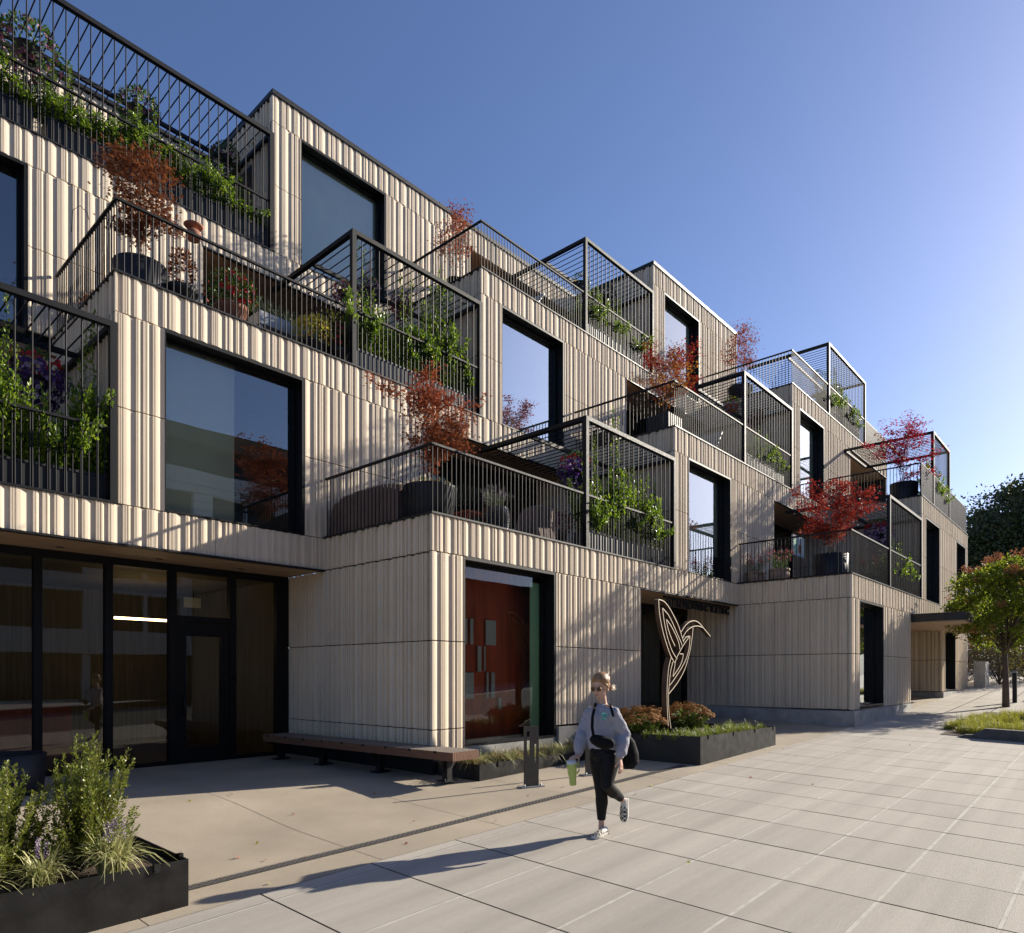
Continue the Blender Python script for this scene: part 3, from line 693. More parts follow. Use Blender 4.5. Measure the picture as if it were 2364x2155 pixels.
# far end wall, core mass that closes the building behind
mb = MB(); mb.add([(33.6,Y,-1.2),(33.6,20,-1.2),(33.6,20,5.78),(33.6,Y,5.78)], [(0,1,2,3)], 0); bpart(mb, 'wall', [M['clad']])
mb = MB(); clad(mb, 'Y', 33.0, YP[2], YP[2]+2.2, 5.78, 8.55, sign=1); mb.add([(33.0,YP[2],5.7),(33.0,20,5.7),(33.0,20,9.12),(33.0,YP[2],9.12)], [(0,1,2,3)], 0); bpart(mb, 'wall', CM)
mb = MB(); mb.box(XCR(4,1)+.1, 29.5, 12.2, 20, 9.1, 12.3); bpart(mb, 'wall', [M['clad']]) if False else None
# sign lettering under the soffit of the entry
mb = MB(); mb.box(14.2, 17.7, 8.02, 8.07, 1.80, 1.86); sg = bpart(mb, 'sign_bar', M['black'])
cu = bpy.data.curves.new('sign_lettering', 'FONT'); cu.body = 'ELLEN BROWNING BUILDING'; cu.size = .245; cu.extrude = .015; cu.space_character = 1.02
to = bpy.data.objects.new('sign_lettering', cu); link(to, sg); to.location = (14.25, 8.0, 1.62); to.rotation_euler = (math.pi/2, 0, 0)
cu.materials.append(M['black'])
bpy.context.view_layer.update(); me_ = bpy.data.meshes.new_from_object(to.evaluated_get(bpy.context.evaluated_depsgraph_get()))
t2 = bpy.data.objects.new('sign_lettering', me_); link(t2, sg); t2.location = to.location; t2.rotation_euler = to.rotation_euler; bpy.data.objects.remove(to); t2.name = 'sign_lettering'

# ---- terraces, railings, pergolas
TR = [  # level, plane, x0, x1 (next block corner), pergola x0, pergola x1
 (2, 1, XCR(1, 1), XCR(2, 1), -.6, XCR(2, 1)-.05),
 (2, 2, XCR(1, 2), XCR(2, 2), XCR(1, 2)+3.95, XCR(2, 2)-.05),
 (2, 3, XCR(1, 3), XCR(2, 3), XCR(1, 3)+3.5, XCR(2, 3)-.05),
 (3, 1, XCR(2, 1), XCR(3, 1), XCR(2, 1)+4.03, XCR(3, 1)-.05),
 (3, 2, XCR(2, 2), XCR(3, 2), XCR(2, 2)+3.85, XCR(3, 2)-.05),
 (3, 3, XCR(2, 3), 33.5, 27.0, 29.75),
 (4, 0, XCR(3, 0), XCR(4, 0), -1.5, XCR(4, 0)-.05),
 (4, 1, XCR(3, 1), XCR(4, 1), XCR(3, 1)+3.95, XCR(4, 1)-.05),
 (4, 2, XCR(3, 2), 33.0, XCR(3, 2)+3.5, 29.7)]
for (n, k, x0, x1, p0, p1) in TR:
    terrace(n, k, x0, x1)
    Yb = (YP[k-1] if k else YP[0]+2.93)
    if n == 4 and k == 2: railing(n, k, x0, 29.8, Yb); railing(n, k, 29.9, 33.0, None, solid=True)
    elif n == 3 and k == 3: railing(n, k, x0, 33.4, Yb, solid=True)
    else: railing(n, k, x0, x1-.06, Yb)
    pergola(n, k, p0, p1, FL[n]+2.55 if n > 2 else 5.04, back=(YP[k-1]-.02 if (n, k) in ((3, 3),) else None) if k else YP[0]+2.9)
# ------------------------------------------------------------------ PLANTS
def rdir(zb=0.0):
    a = U(0, 2*math.pi); z = U(-1, 1); s = math.sqrt(1-z*z); v = Vector((s*math.cos(a), s*math.sin(a), z+zb)); return v.normalized()
def leaf(mb, p, d, L, W, m=0, up=None):
    """simple folded leaf: two triangles pairs"""
    n = up or rdir(.8); s = d.cross(n)
    if s.length < 1e-3: s = Vector((1, 0, 0))
    s = s.normalized()*W*.5; nn = d.cross(s).normalized()*W*.12
    p = Vector(p); q = p+d*L*.5
    mb.add([p, q+s+nn, p+d*L, q-s+nn], [(0, 1, 2), (0, 2, 3)], m)
STAR = []
for i, (ang, r) in enumerate(((0, 1), (20, .38), (48, .88), (72, .33), (105, .6), (150, .14))):
    STAR.append((math.radians(ang), r))
STAR = STAR + [(-a, r) for a, r in STAR[:0:-1]]
def mleaf(mb, p, d, L, m=0):
    n = (Vector((0, 0, 1)) + rdir()*.75).normalized(); d = (d - n*d.dot(n)).normalized(); s = d.cross(n)
    c = Vector(p); vs = [c]
    for a, r in STAR: vs.append(c + (d*math.cos(a)+s*math.sin(a))*L*r - n*L*.22*r*r)
    k = len(STAR); mb.add(vs, [(0, i+1, (i+1)%k+1) for i in range(k)], m)
def blade(mb, p, a, L, lean, W, m=0, n=4):
    """arching grass blade"""
    h = Vector((math.cos(a), math.sin(a), 0)); s = Vector((-h.y, h.x, 0)); pts = []
    vs = []
    for i in range(n+1):
        t = i/n; q = Vector(p) + h*(L*lean*t**1.4) + Vector((0, 0, L*(t*(1.15-lean*.3) - lean*1.05*t**2.6)))
        w = W*(1-t**2)*.5+.0006; vs += [q-s*w, q+s*w]
    mb.add(vs, [(2*i, 2*i+1, 2*i+3, 2*i+2) for i in range(n)], m)
def petal_disc(mb, p, n, r, m):
    a = n.orthogonal().normalized(); b = n.cross(a); vs = [Vector(p)]
    k = 6
    for i in range(k):
        q = 2*math.pi*i/k; vs.append(Vector(p)+(a*math.cos(q)+b*math.sin(q))*r*U(.8, 1.1)+n*r*.3)
    mb.add(vs, [(0, i+1, (i+1)%k+1) for i in range(k)], m)

def pot_mesh(kind):
    mb = MB()
    if kind == 'round': prof = [(0, 0), (.31, 0), (.33, .02), (.40, .54), (.405, .56), (.375, .56), (.37, .50), (0, .50)]
    elif kind == 'straight': prof = [(0, 0), (.36, 0), (.37, .02), (.385, .60), (.36, .60), (.355, .55), (0, .55)]
    elif kind == 'clay': prof = [(0, 0), (.15, 0), (.18, .1), (.215, .30), (.235, .31), (.24, .38), (.215, .385), (.20, .33), (0, .33)]
    elif kind == 'urn': prof = [(0, 0), (.17, 0), (.22, .05), (.25, .18), (.25, .30), (.235, .31), (.25, .34), (.262, .345), (.262, .40), (.235, .40), (.22, .35), (0, .35)]
    elif kind == 'hang': prof = [(0, 0), (.08, .005), (.14, .07), (.17, .17), (.18, .18), (.165, .18), (0, .15)]
    mb.lathe(prof, 28)
    return mb
def soil_disc(mb, r, z, m):
    mb.lathe([(0, z+.01), (r*.6, z+.012), (r, z)], 16, m=m)
def weave_pot():
    mb = MB(); prof = []
    for i in range(29):
        t = i/28; prof.append((.17+.07*math.sin(t*2.6)**1 , t*.52))
    mb.lathe(prof, 44, fn=lambda q, z: 1+.035*(1 if (int(q*22/math.pi)+int(z/.0186)) % 2 else -1), smooth=False)
    mb.lathe([(0, .01), (.17, 0)], 20)
    return mb
MESH = {}
def maple_mesh(key, leafm, H=1.8, R=.72, n=2300, seed=1, lean=0, split=None, lo=.10, Ls=.046):
    random.seed(seed); br = MB(); lf = MB(); tips = []; H = H*1.0
    def grow(p, d, L, r, dep):
        pts = [Vector(p)]; dd = Vector(d); seg = 4
        for i in range(seg):
            dd = (dd + rdir()*.22 + Vector((0, 0, .04 if dep < 2 else -.02))).normalized(); pts.append(pts[-1]+dd*L/seg)
        br.tube(pts, [r*(1-.45*i/seg) for i in range(seg+1)], 5 if dep < 2 else 3)
        if dep >= 1: tips.extend([(q, dd, dep) for q in pts[1:]])
        if dep < 3:
            for i in range(3 if dep else 4):
                k = random.choice(pts[2:]) if dep else pts[1+i]
                a = U(0, 2*math.pi); spread = U(.5, .95)
                nd = (dd*(1-spread*.5) + Vector((math.cos(a), math.sin(a), U(-.05, .4)))*spread).normalized()
                grow(k, nd, L*U(.55, .8), r*.55, dep+1)
    for i in range(3):
        a = i*2.1+U(0, .5); grow((0, 0, 0), Vector((.20*math.cos(a)+lean, .20*math.sin(a), 1)).normalized(), H*.62, .016, 0)
    zmax = max(q[0].z for q in tips); rm = max(math.hypot(q[0].x, q[0].y) for q in tips)
    f = H/zmax; g_ = R/rm
    S = lambda q: Vector((q.x*g_, q.y*g_, q.z*f))
    br.v = [tuple(S(Vector(v))) for v in br.v]
    tips = [(S(q), d, k) for q, d, k in tips if k >= 1 and S(q).z > lo*H]
    for i in range(n):
        zt_ = U(lo*H, H*.98); q, d, k = min((random.choice(tips) for _ in range(9)), key=lambda t_: abs(t_[0].z-zt_))
        o = Vector((random.gauss(0, .09), random.gauss(0, .09), random.gauss(-.005, .03)))
        a = U(0, 2*math.pi)
        m = 0
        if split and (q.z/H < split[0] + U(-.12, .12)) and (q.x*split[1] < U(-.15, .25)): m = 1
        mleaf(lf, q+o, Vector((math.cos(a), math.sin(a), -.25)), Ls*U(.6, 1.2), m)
    MESH[key] = (br.mesh('branches', M['maple_bark']), lf.mesh('foliage', [LM[x] for x in leafm]))
def maple(key, loc, potkind, label, pm='darkpot', rz=0, s=1.0, ps=1.0, group='potted maples on the terraces', flowers=None):
    t = thing('potted_maple', label, 'tree', loc, rz, group)
    if potkind == 'box':
        mb = MB(); mb.box(-.36, .36, -.3, .3, 0, .55); mb.box(-.33, .33, -.27, .27, .551, .556, 1); zt = .55
        p = mb.build('planter_pot', [M[pm], M['soil']], t)
    else:
        mb = pot_mesh(potkind); soil_disc(mb, .36 if potkind != 'clay' else .2, .53, 1); mb.v = [(x*ps, y*ps, z*ps) for x, y, z in mb.v]; zt = .54*ps
        p = mb.build('planter_pot', [M[pm], M['soil']], t)
    for nme, me in zip(('branches', 'foliage'), MESH[key]):
        o = link(bpy.data.objects.new(nme, me), t); o.location = (0, 0, zt-.02); o.scale = (s, s, s)
    if flowers:
        lf = MB()
        for i in range(260):
            a = U(0, 6.28); r = .38*math.sqrt(U(.5, 1)); p_ = Vector((r*math.cos(a), r*math.sin(a), zt+U(.0, .10)))
            if i % 2: petal_disc(lf, p_, (Vector((math.cos(a)*.5, math.sin(a)*.5, .7))+rdir()*.4).normalized(), U(.018, .03), 0)
            else: leaf(lf, p_, rdir(.6), .05, .025, 1)
        lf.build('flowers', [LM[flowers], LM['green']], t)
    return t
maple_mesh('brown', ['mbrown'], 2.0, .66, 3600, 3, Ls=.05)
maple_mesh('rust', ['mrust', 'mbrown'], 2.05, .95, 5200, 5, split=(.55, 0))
maple_mesh('redgold', ['mred', 'mgold'], 1.85, .95, 3600, 12, split=(.62, 1))
maple_mesh('red', ['mred', 'mrust'], 1.95, 1.15, 5200, 8, split=(.3, 0), Ls=.052)
maple_mesh('crimson', ['mcrim'], 2.3, 1.25, 3800, 9, Ls=.055)
maple_mesh('dusty', ['mrust'], 1.9, .6, 1500, 15)

def hedge_mesh(key, L, n=70, H=.75, seed=1, dens=17, droop=.05, W=.22):
    """mass of twining shoots along x, from 0 to L, springing from z=0"""
    random.seed(seed); lf = MB(); st = MB()
    for i in range(n):
        x = U(0, L); clump = .55+.45*math.sin(x*4.1+seed)*math.sin(x*1.7+seed*2)
        h = H*U(.35, 1.0)*(.4+.75*clump)
        tall = R_() < .12
        if tall: h *= 1.75
        p = Vector((x, U(-W*.5, W*.5), 0)); d = Vector((U(-.3, .3), U(-.22, .22), 1)).normalized()
        if R_() < droop: d = Vector((U(-.5, .5), U(-1.2, -.5), .9)).normalized()
        N = int(dens*h/.5)+4; pts = [p.copy()]
        for k in range(N):
            d = (d + rdir()*.26 + Vector((0, 0, .07))).normalized(); d.z = max(d.z, .05)
            if tall: d = (d+Vector((0, 0, .5))).normalized()
            p = p + d*h/N; pts.append(p.copy())
            for s in range(6 if not tall else 2):
                a = rdir(.35); leaf(lf, p + a*(U(.005, .05) if not tall else .01), (a+Vector((0, 0, .3))).normalized(), U(.038, .064), U(.026, .042))
        st.tube(pts[::3]+[pts[-1]], .0025, 3)
    MESH[key] = (lf.mesh('foliage', LM['jas']), st.mesh('stems', M['bark']))
for i in range(4): hedge_mesh('jas%d' % i, 2.9, 360, [1.0, 1.15, .8, .95][i], seed=i+2, dens=17)
def trough(loc, L, key, label, s=1.0, h=.46, m='trough', yd=.38, zs=1.0, foliage=(0, 1)):
    t = thing('trough_planter', label, 'planter', loc, 0, 'troughs of green shoots along the railings')
    mb = MB(); b = .012
    mb.box(0, L, 0, b, 0, h); mb.box(0, L, yd-b, yd, 0, h); mb.box(0, b, b, yd-b, 0, h); mb.box(L-b, L, b, yd-b, 0, h)
    mb.box(-.01, L+.01, -.012, -.0005, h-.03, h+.004); mb.build('trough', M[m], t)
    mb = MB(); mb.box(b, L-b, b, yd-b, 0, h-.05); mb.build('soil', M['soil'], t)
    for nme, me in zip(('foliage', 'stems'), MESH[key]):
        o = link(bpy.data.objects.new(nme, me), t); a = foliage[0]*L; o.location = (a, yd*.45, h-.06); o.scale = ((foliage[1]-foliage[0])*L/2.9, 1, zs)
    return t
def basket_mesh(key, cols, seed=1, R=.30, n=620, green=.35, drop=1.1):
    random.seed(seed); lf = MB()
    for i in range(n):
        d = rdir(.05); r = R*(.72+.28*R_()**.5)
        p = Vector((d.x*r, d.y*r, d.z*r*drop - .02))
        if d.z < -.2: p.z *= 1.15; p.x *= .85; p.y *= .85
        if R_() < green or d.z > .75: leaf(lf, p*.93, (d+rdir()*.6).normalized(), U(.035, .06), U(.018, .028), 0)
        else:
            c = 1+ (0 if R_() < (.5 if key == 'blilac' else .78) else min(1, len(cols)-1)) if d.z < .45 or len(cols) < 3 else 1+2
            petal_disc(lf, p, (d+rdir()*.45).normalized(), U(.016, .03), c)
    MESH[key] = lf.mesh('flowers', [LM['green']] + [LM[c] for c in cols])
basket_mesh('bpurple', ['purple', 'lilac', 'redp'], 1, .30, 800, .22)
basket_mesh('bpurple2', ['purple', 'purple', 'mum'], 2, .27, 600, .45)
basket_mesh('bmixed', ['mum', 'redp', 'pinkp'], 3, .27, 600, .5)
basket_mesh('bgreen', ['lilac', 'pinkp', 'yel'], 4, .25, 480, .78)
basket_mesh('blilac', ['purple', 'lilac', 'redp'], 5, .33, 950, .15)
basket_mesh('bdusty', ['mum', 'purple', 'mum'], 8, .27, 900, .8)
pm = MB(); pm.lathe([(0, -.17), (.08, -.165), (.14, -.10), (.17, .0), (.18, .01), (.165, .01), (0, -.02)], 20); MESH['hpot'] = pm.mesh('hanging_pot', M['terracotta']); MESH['hpotd'] = pm.mesh('hanging_pot', M['darkpot'])
def basket(key, loc, L, label, s=1.0, group='hanging flower baskets'):
    """loc = point where the chain is hooked on, L = length of the chain"""
    t = thing('hanging_basket', label, 'flower basket', loc, U(0, 6), group)
    mb = MB(); mb.tube([(0, 0, 0), (0, 0, -L*.35)], .004, 4)
    for a in (0, 2.1, 4.2): mb.tube([(0, 0, -L*.35), (.15*s*math.cos(a), .15*s*math.sin(a), -L)], .003, 4)
    mb.build('chain', M['black'], t)
    o = link(bpy.data.objects.new('pot', MESH['hpot' if 'terracotta' in label else 'hpotd']), t); o.location = (0, 0, -L+.02*s); o.scale = ((s, s, s) if 'terracotta' in label else (s*.72, s*.72, s*.7))
    o = link(bpy.data.objects.new('flowers', MESH[key]), t); o.location = (0, 0, -L+.02); o.scale = (s, s, s)
    return t
def bk(key, u, v, Y, hook, dia, label):
    c = onY(u, v, Y); F = c.x*cA + c.y*sA; R0 = dia*.5/FPX*F; base = {'bpurple': .30, 'bpurple2': .27, 'bmixed': .27, 'bgreen': .25, 'blilac': .33, 'bdusty': .27}[key]
    return basket(key, (c.x, c.y, hook), hook-c.z, label, R0/base)
def X_(u, Y): return onY(u, 1000, Y).x
def potplant(kind, loc, label, name='potted_plant', pm='terracotta', fl='redp', n=500, R=.3, H=.5, lf_='green', s=1.0, cat='potted plant', spikes=0, upright=False, flr=.03, green=.6, group=None):
    t = thing(name, label, cat, loc, U(0, 6), group)
    zt = {'clay': .34, 'urn': .36, 'straight': .56, 'round': .5, 'weave': .5}[kind]*s
    mb = weave_pot() if kind == 'weave' else pot_mesh(kind); soil_disc(mb, .17 if kind in ('clay', 'urn', 'weave') else .34, zt/s, 1)
    mb.v = [(x*s, y*s, z*s) for x, y, z in mb.v]; mb.build('pot', [M[pm], M['soil']], t)
    l = MB()
    if upright:
        for i in range(n//9):
            a = U(0, 6.28); r0 = U(0, .16)*s; q = Vector((r0*math.cos(a), r0*math.sin(a), zt)); d = Vector((math.cos(a)*R/H*U(.2, 1), math.sin(a)*R/H*U(.2, 1), 1)).normalized(); h = H*U(.55, 1.1)
            for k in range(12):
                q = q + d*h/12; leaf(l, q, (d+rdir()*.7).normalized(), .045, .010, 0)
            if R_() < .75:
                for k in range(5): petal_disc(l, q+rdir()*.03, rdir(.3), U(.5, 1)*flr*.55, 1)
    else:
        for i in range(n):
            d = rdir(.35); r = U(.55, 1); p = Vector((d.x*R*r, d.y*R*r, zt+H*.45+d.z*H*.55*r))
            if R_() < green: leaf(l, p, (d+rdir()*.7).normalized(), U(.04, .08), U(.03, .05), 0)
            elif r > .8: petal_disc(l, p, (d+rdir()*.3).normalized(), flr*U(.6, 1.1), 1)
    for i in range(spikes):
        blade(l, (0, 0, zt), U(0, 6.28), U(.6, .9), U(.2, .6), .018, 2)
    l.build('foliage', [LM[lf_], LM[fl], LM['lirdry']], t)
    return t

F2, F3, F4 = 2.41, 5.73, 9.07
# --- level 2, plane 2 terrace (centre of the picture)
maple('rust', (7.36, 8.42, F2), 'round', 'rust red maple in a charcoal pot ringed with yellow pansies', s=1.0, flowers='yel', ps=1.1)
trough((11.05, 7.93, F2), 3.1, 'jas1', 'long grey trough thick with bright green climbing shoots, beside the covered chair', zs=1.3)
potplant('weave', (8.75, 8.25, F2), 'lavender in a silvery woven metal pot left of the covered chair', pm='weave', fl='lilac', lf_='herb', n=700, R=.24, H=.36, upright=True, flr=.02, cat='potted plant')
potplant('clay', (10.45, 8.28, F2), 'round mauve chrysanthemum behind the bars right of the covered chair', pm='darkpot', fl='mum', lf_='shrub', n=1100, R=.36, H=.42, green=.35, flr=.026)
# covered chair
def covered(name, label, cat, loc, W, D, H, back, rz=0, seed=1):
    random.seed(seed); t = MB(); n = 26; k = 16; vs = []
    prof = [(0, H*.0), (0, H*.45), (.02, H*.55), (D*.35, H*.62), (D*.62, H*.75), (D*.74, back*.93), (D*.82, back), (D*.93, back*.97), (D, back*.8), (D*1.02, 0)]
    for i in range(n):
        u_ = i/(n-1); w = (u_-.5)*W; e = 1-.14*abs(2*u_-1)**3
        for j, (x, z) in enumerate(prof):
            zz = z*e; off = .014*math.sin(u_*31+j*1.3)+.01*math.sin(u_*57+j*2.1)
            flare = 1+.07*(1-z/back)
            vs.append(((x-D/2)*flare+off, w*flare+.006*math.sin(j*7+i*5), zz))
    P = len(prof); fs = [(i*P+j, i*P+j+1, (i+1)*P+j+1, (i+1)*P+j) for i in range(n-1) for j in range(P-1)]
    b = len(vs)
    t.add(vs, fs, 0, True)
    for i0 in (0, n-1):
        poly = [vs[i0*P+j] for j in range(P)]; t.add(poly, [tuple(range(P))], 0)
    o = t.build(name, M['cover']); o.location = loc; o.rotation_euler = (0, 0, rz); tag(o, label, cat); return o
covered('covered_chair', 'lounge chair under a brown draped weather cover beside the woven pot', 'chair', (9.75, 8.32, F2), .7, .8, .5, .82, 0.25)
covered('covered_sofa', 'long low sofa under a dark brown cover, left rail of the middle lower terrace', 'sofa', (7.42, 9.75, F2), 1.9, .8, .55, .82, math.pi, 4)
mb = MB(); mb.box(-.2, .2, -.2, .2, .38, .41)
for sx in (-1, 1):
    for sy in (-1, 1): mb.tube([(sx*.17, sy*.17, .38), (sx*.24, sy*.2, 0)], .016, 6)
o = mb.build('side_table', M['orange']); o.location = (8.35, 8.55, F2); tag(o, 'small orange wooden side table between the big maple pot and the woven pot', 'table')
# --- level 2 plane 1 terrace (left edge)
trough((.6, 10.86, F2), 2.8, 'jas0', 'dark trough of fresh green shoots at the left edge of the picture', m='darkpot', h=.44, zs=1.5)
# --- level 2 plane 3 terrace
maple('red', (18.25, 5.6, F2), 'straight', 'wide fiery red maple in a black round pot, right-hand lower terrace', s=1.06, ps=1.05)
potplant('urn', (18.35, 6.95, F2), 'pink flowers in a pale ribbed pot, right-hand lower terrace, nearer the maple', pm='palepot', fl='pinkp', lf_='green', n=900, R=.34, H=.55, upright=True, flr=.03, s=1.05, group='pale ribbed pots of pink flowers')
potplant('urn', (18.35, 7.6, F2), 'pink flowers in a pale ribbed pot, right-hand lower terrace, nearer the wall', pm='palepot', fl='pinkp', lf_='green', n=800, R=.32, H=.5, upright=True, flr=.03, s=1.0, group='pale ribbed pots of pink flowers')
potplant('clay', (20.3, 5.3, F2-.05), 'small red flowered plant behind dense bars, right-hand lower terrace', pm='darkpot', fl='redp', n=500, R=.2, H=.5, upright=True, flr=.03)
trough((21.6, 5.07, F2), 3.4, 'jas2', 'dark trough of trailing green shoots at the right-hand lower terrace', m='darkpot', zs=1.1)
mb = MB(); mb.tube([(0, 0, 0), (.32, .0, 1.25)], [.012, .012], 6); mb.tube([(.14, 0, .45), (.2, 0, .78), (.33, 0, 1.2)], [.07, .045, .012], 8)
o = mb.build('folded_parasol', M['black']); o.location = (19.3, 7.35, F2); tag(o, 'folded black parasol leaning behind the pink flowers', 'parasol')
mb = MB(); mb.box(-.02, .02, -.42, .42, 0, .5); o = mb.build('glass_panel', [M['white_paint']]); 
mb = MB(); mb.box(-.5, .5, -.02, .02, 0, .62); mb.box(-.45, -.1, -.024, -.021, .06, .5, 1); mb.box(-.02, .2, -.024, -.021, .1, .35, 2); mb.box(.24, .45, -.024, -.021, .12, .55, 3)
bpy.data.objects.remove(o)
o = mb.build('wall_picture', [M['white_paint'], M['mint'], M['orange'], M['blind']]); o.location = (21.9, 7.7, 3.72); tag(o, 'bright picture panel on the shaded wall behind the fiery red maple', 'picture')
mb = MB(); mb.box(0, .035, 0, 1.0, 0, .10); o = mb.build('leaning_board', M['white_paint']); o.location = (18.6, 6.95, F2+.08); o.rotation_euler = (math.radians(38), 0, .15); tag(o, 'pale board leaning between the two pink flower pots', 'board')
# --- level 3 plane 1 terrace
maple('brown', (4.05, 11.4, F3), 'straight', 'bronze brown lacy maple in a big dark pot at the corner of the upper left terrace', s=1.0)
potplant('clay', (X_(534, 11.2), 11.2, F3), 'terracotta pot of red geraniums with long pale spikes on the upper left terrace', name='geranium', fl='redp', n=1300, R=.42, H=.62, spikes=9, s=1.15, green=.84, flr=.05)
t = thing('raised_planter', 'long grey metal herb planter on legs behind the rail, upper left terrace', 'planter', (X_(600, 11.5), 11.5, F3))
mb = MB(); mb.box(0, 1.5, 0, .4, .55, .78); mb.build('planter_box', M['zinc'], t)
for (a, b) in ((.02, .02), (1.44, .02), (.02, .34), (1.44, .34)):
    mb = MB(); mb.box(a, a+.04, b, b+.04, 0, .55); mb.build('leg', M['zinc'], t)
l = MB()
for i in range(900):
    p = Vector((U(0, 1.5), U(0, .4), .78)); h = U(.1, .34)*(1.2-.5*p.x)
    leaf(l, p+Vector((0, 0, h*.6)), Vector((U(-.4, .4), U(-.5, .3), 1)).normalized(), .07, .012)
l.build('herbs', LM['herb'], t)
potplant('clay', (X_(722, 11.15), 11.15, F3), 'bushy yellow flowering plant low behind the bars of the upper left terrace', pm='darkpot', fl='yel', lf_='chart', n=1300, R=.36, H=.5, green=.35, flr=.022)
potplant('clay', (X_(765, 11.3), 11.3, F3+.35), 'tall chartreuse leaved plant above the yellow flowers', pm='darkpot', fl='chart', lf_='chart', n=160, R=.28, H=.5, green=1, flr=.05)
potplant('clay', (X_(785, 11.1), 11.1, F3), 'dark plant with red blooms left of the upper left pergola post', pm='darkpot', fl='redp', lf_='shrub', n=500, R=.28, H=.6, green=.9, flr=.05)
potplant('clay', (3.95, 12.9, F3), 'orange and red flowers in a dark pot, back of the upper left terrace', pm='darkpot', fl='redp', lf_='mgold', n=600, R=.32, H=.3, green=.6, flr=.03)
potplant('clay', (X_(420, 11.15), 11.15, F3), 'small reddish leaved shrub right of the big dark pot on the upper left terrace', pm='darkpot', fl='mum', lf_='mbrown', n=420, R=.2, H=.7, green=.85, flr=.02)
trough((7.65, 10.86, F3), 3.05, 'jas3', 'long trough of lush green shoots below the centre left pergola', zs=1.45)
t = thing('hanging_pot', 'small round terracotta bird feeder hung in front of the brown maple', 'feeder', (X_(447, 11.05), 11.05, onY(447, 525, 11.05).z))
mb = MB(); mb.lathe([(0, -.02), (.13, 0), (.15, .02), (.05, .07), (0, .08)], 18); mb.tube([(0, 0, .08), (0, 0, .2)], .004, 4); mb.lathe([(0, -.22), (.10, -.2), (.12, -.12), (.09, -.06), (0, -.05)], 18); mb.build('feeder', M['terracotta'], t)
mb = MB(); mb.tube([(-.22, 0, 1.15), (-.2, 0, 1.5), (-.1, 0, 1.62), (0, 0, 1.55), (.02, 0, 1.46)], .006, 5); o = mb.build('plant_hook', M['black']); o.location = (3.55, 12.2, F3); tag(o, 'thin curved black plant hook standing at the rail beside the bronze maple', 'hook')
# --- level 3 plane 2
maple('redgold', (14.95, 8.45, F3), 'box', 'half golden, half scarlet maple in a dark square planter', s=1.05)
trough((18.4, 7.93, F3), 3.2, 'jas2', 'trough of green shoots at the right end of the middle upper terrace', zs=1.0, foliage=(.2, 1))
# --- level 3 plane 3
maple('crimson', (25.75, 5.6, F3), 'straight', 'crimson maple in a wide round charcoal pot on the far right terrace, against the sky', s=1.08, ps=1.1)
trough((27.4, 5.07, F3), 2.2, 'jas0', 'far right trough of green shoots trailing over the dark balustrade', zs=.9)
# --- level 4 plane 0
trough((-.9, 13.79, F4), 4.1, 'jas3', 'dark trough of green shoots high on the top left terrace, at the picture edge', m='darkpot', zs=.72, h=.52)
trough((3.4, 13.79, F4), 4.0, 'jas1', 'dark trough of green shoots high on the top left terrace, by the block wall', m='darkpot', zs=.78, h=.52)
# --- level 4 plane 1
maple('dusty', (11.45, 12.2, F4), 'clay', 'thin dusty red maple behind the side rail of the centre top terrace', s=1.05)
trough((14.95, 10.86, F4), 3.2, 'jas0', 'trough of green shoots on the centre top terrace, below its pergola', zs=.9)
# --- level 4 plane 2
maple('dusty', (22.2, 9.7, F4), 'round', 'thin dusty red maple standing above the roof edge on the far top terrace', s=1.25)
trough((25.4, 7.93, F4), 3.9, 'jas1', 'trough of green shoots on the far top terrace under the last pergola', zs=.9)
# furniture on upper terraces
def chair_dark(loc, rz, label):
    t = thing('lounge_chair', label, 'chair', loc, rz)
    mb = MB(); 
    for i in range(12): mb.box(-.5+i*.085, -.5+i*.085+.06, -.3, .3, .30, .32)
    mb.build('seat', M['black'], t)
    mb = MB()
    for i in range(11):
        c = Vector((.52+i*.05, 0, .34+i*.06)); mb.obox(c, (.018, 0, .022), (0, .3, 0), (-.008, 0, .006))
    mb.build('backrest', M['zinc'], t)
    for (x, y) in ((-.45, -.27), (-.45, .27), (.45, -.27), (.45, .27)):
        mb = MB(); mb.tube([(x, y, .3), (x, y, 0)], .014, 6); mb.build('leg', M['black'], t)
chair_dark((12.9, 11.6, F4), .1, 'dark slatted lounge chair behind the rail of the centre top terrace')
chair_dark((16.8, 8.5, F3), .1, 'silver slatted lounger behind the rail of the middle upper terrace')
def sofa(loc, rz, label):
    t = thing('terrace_sofa', label, 'sofa', loc, rz)
    mb = MB(); mb.box(-.8, .8, -.35, .35, .12, .40); mb.build('seat', M['darkpot'], t)
    mb = MB(); mb.box(-.8, .8, .30, .44, .12, .74); mb.build('backrest', M['darkpot'], t)
    for s in (-1, 1):
        mb = MB(); mb.box(s*.88-.07, s*.88+.07, -.35, .44, .12, .58); mb.build('armrest', M['darkpot'], t)
sofa((26.6, 7.3, F3), 0, 'dark sofa under the lattice shade of the far right terrace')
sofa((15.7, 10.1, F3), 0, 'dark bench sofa against the wall of the middle upper terrace')

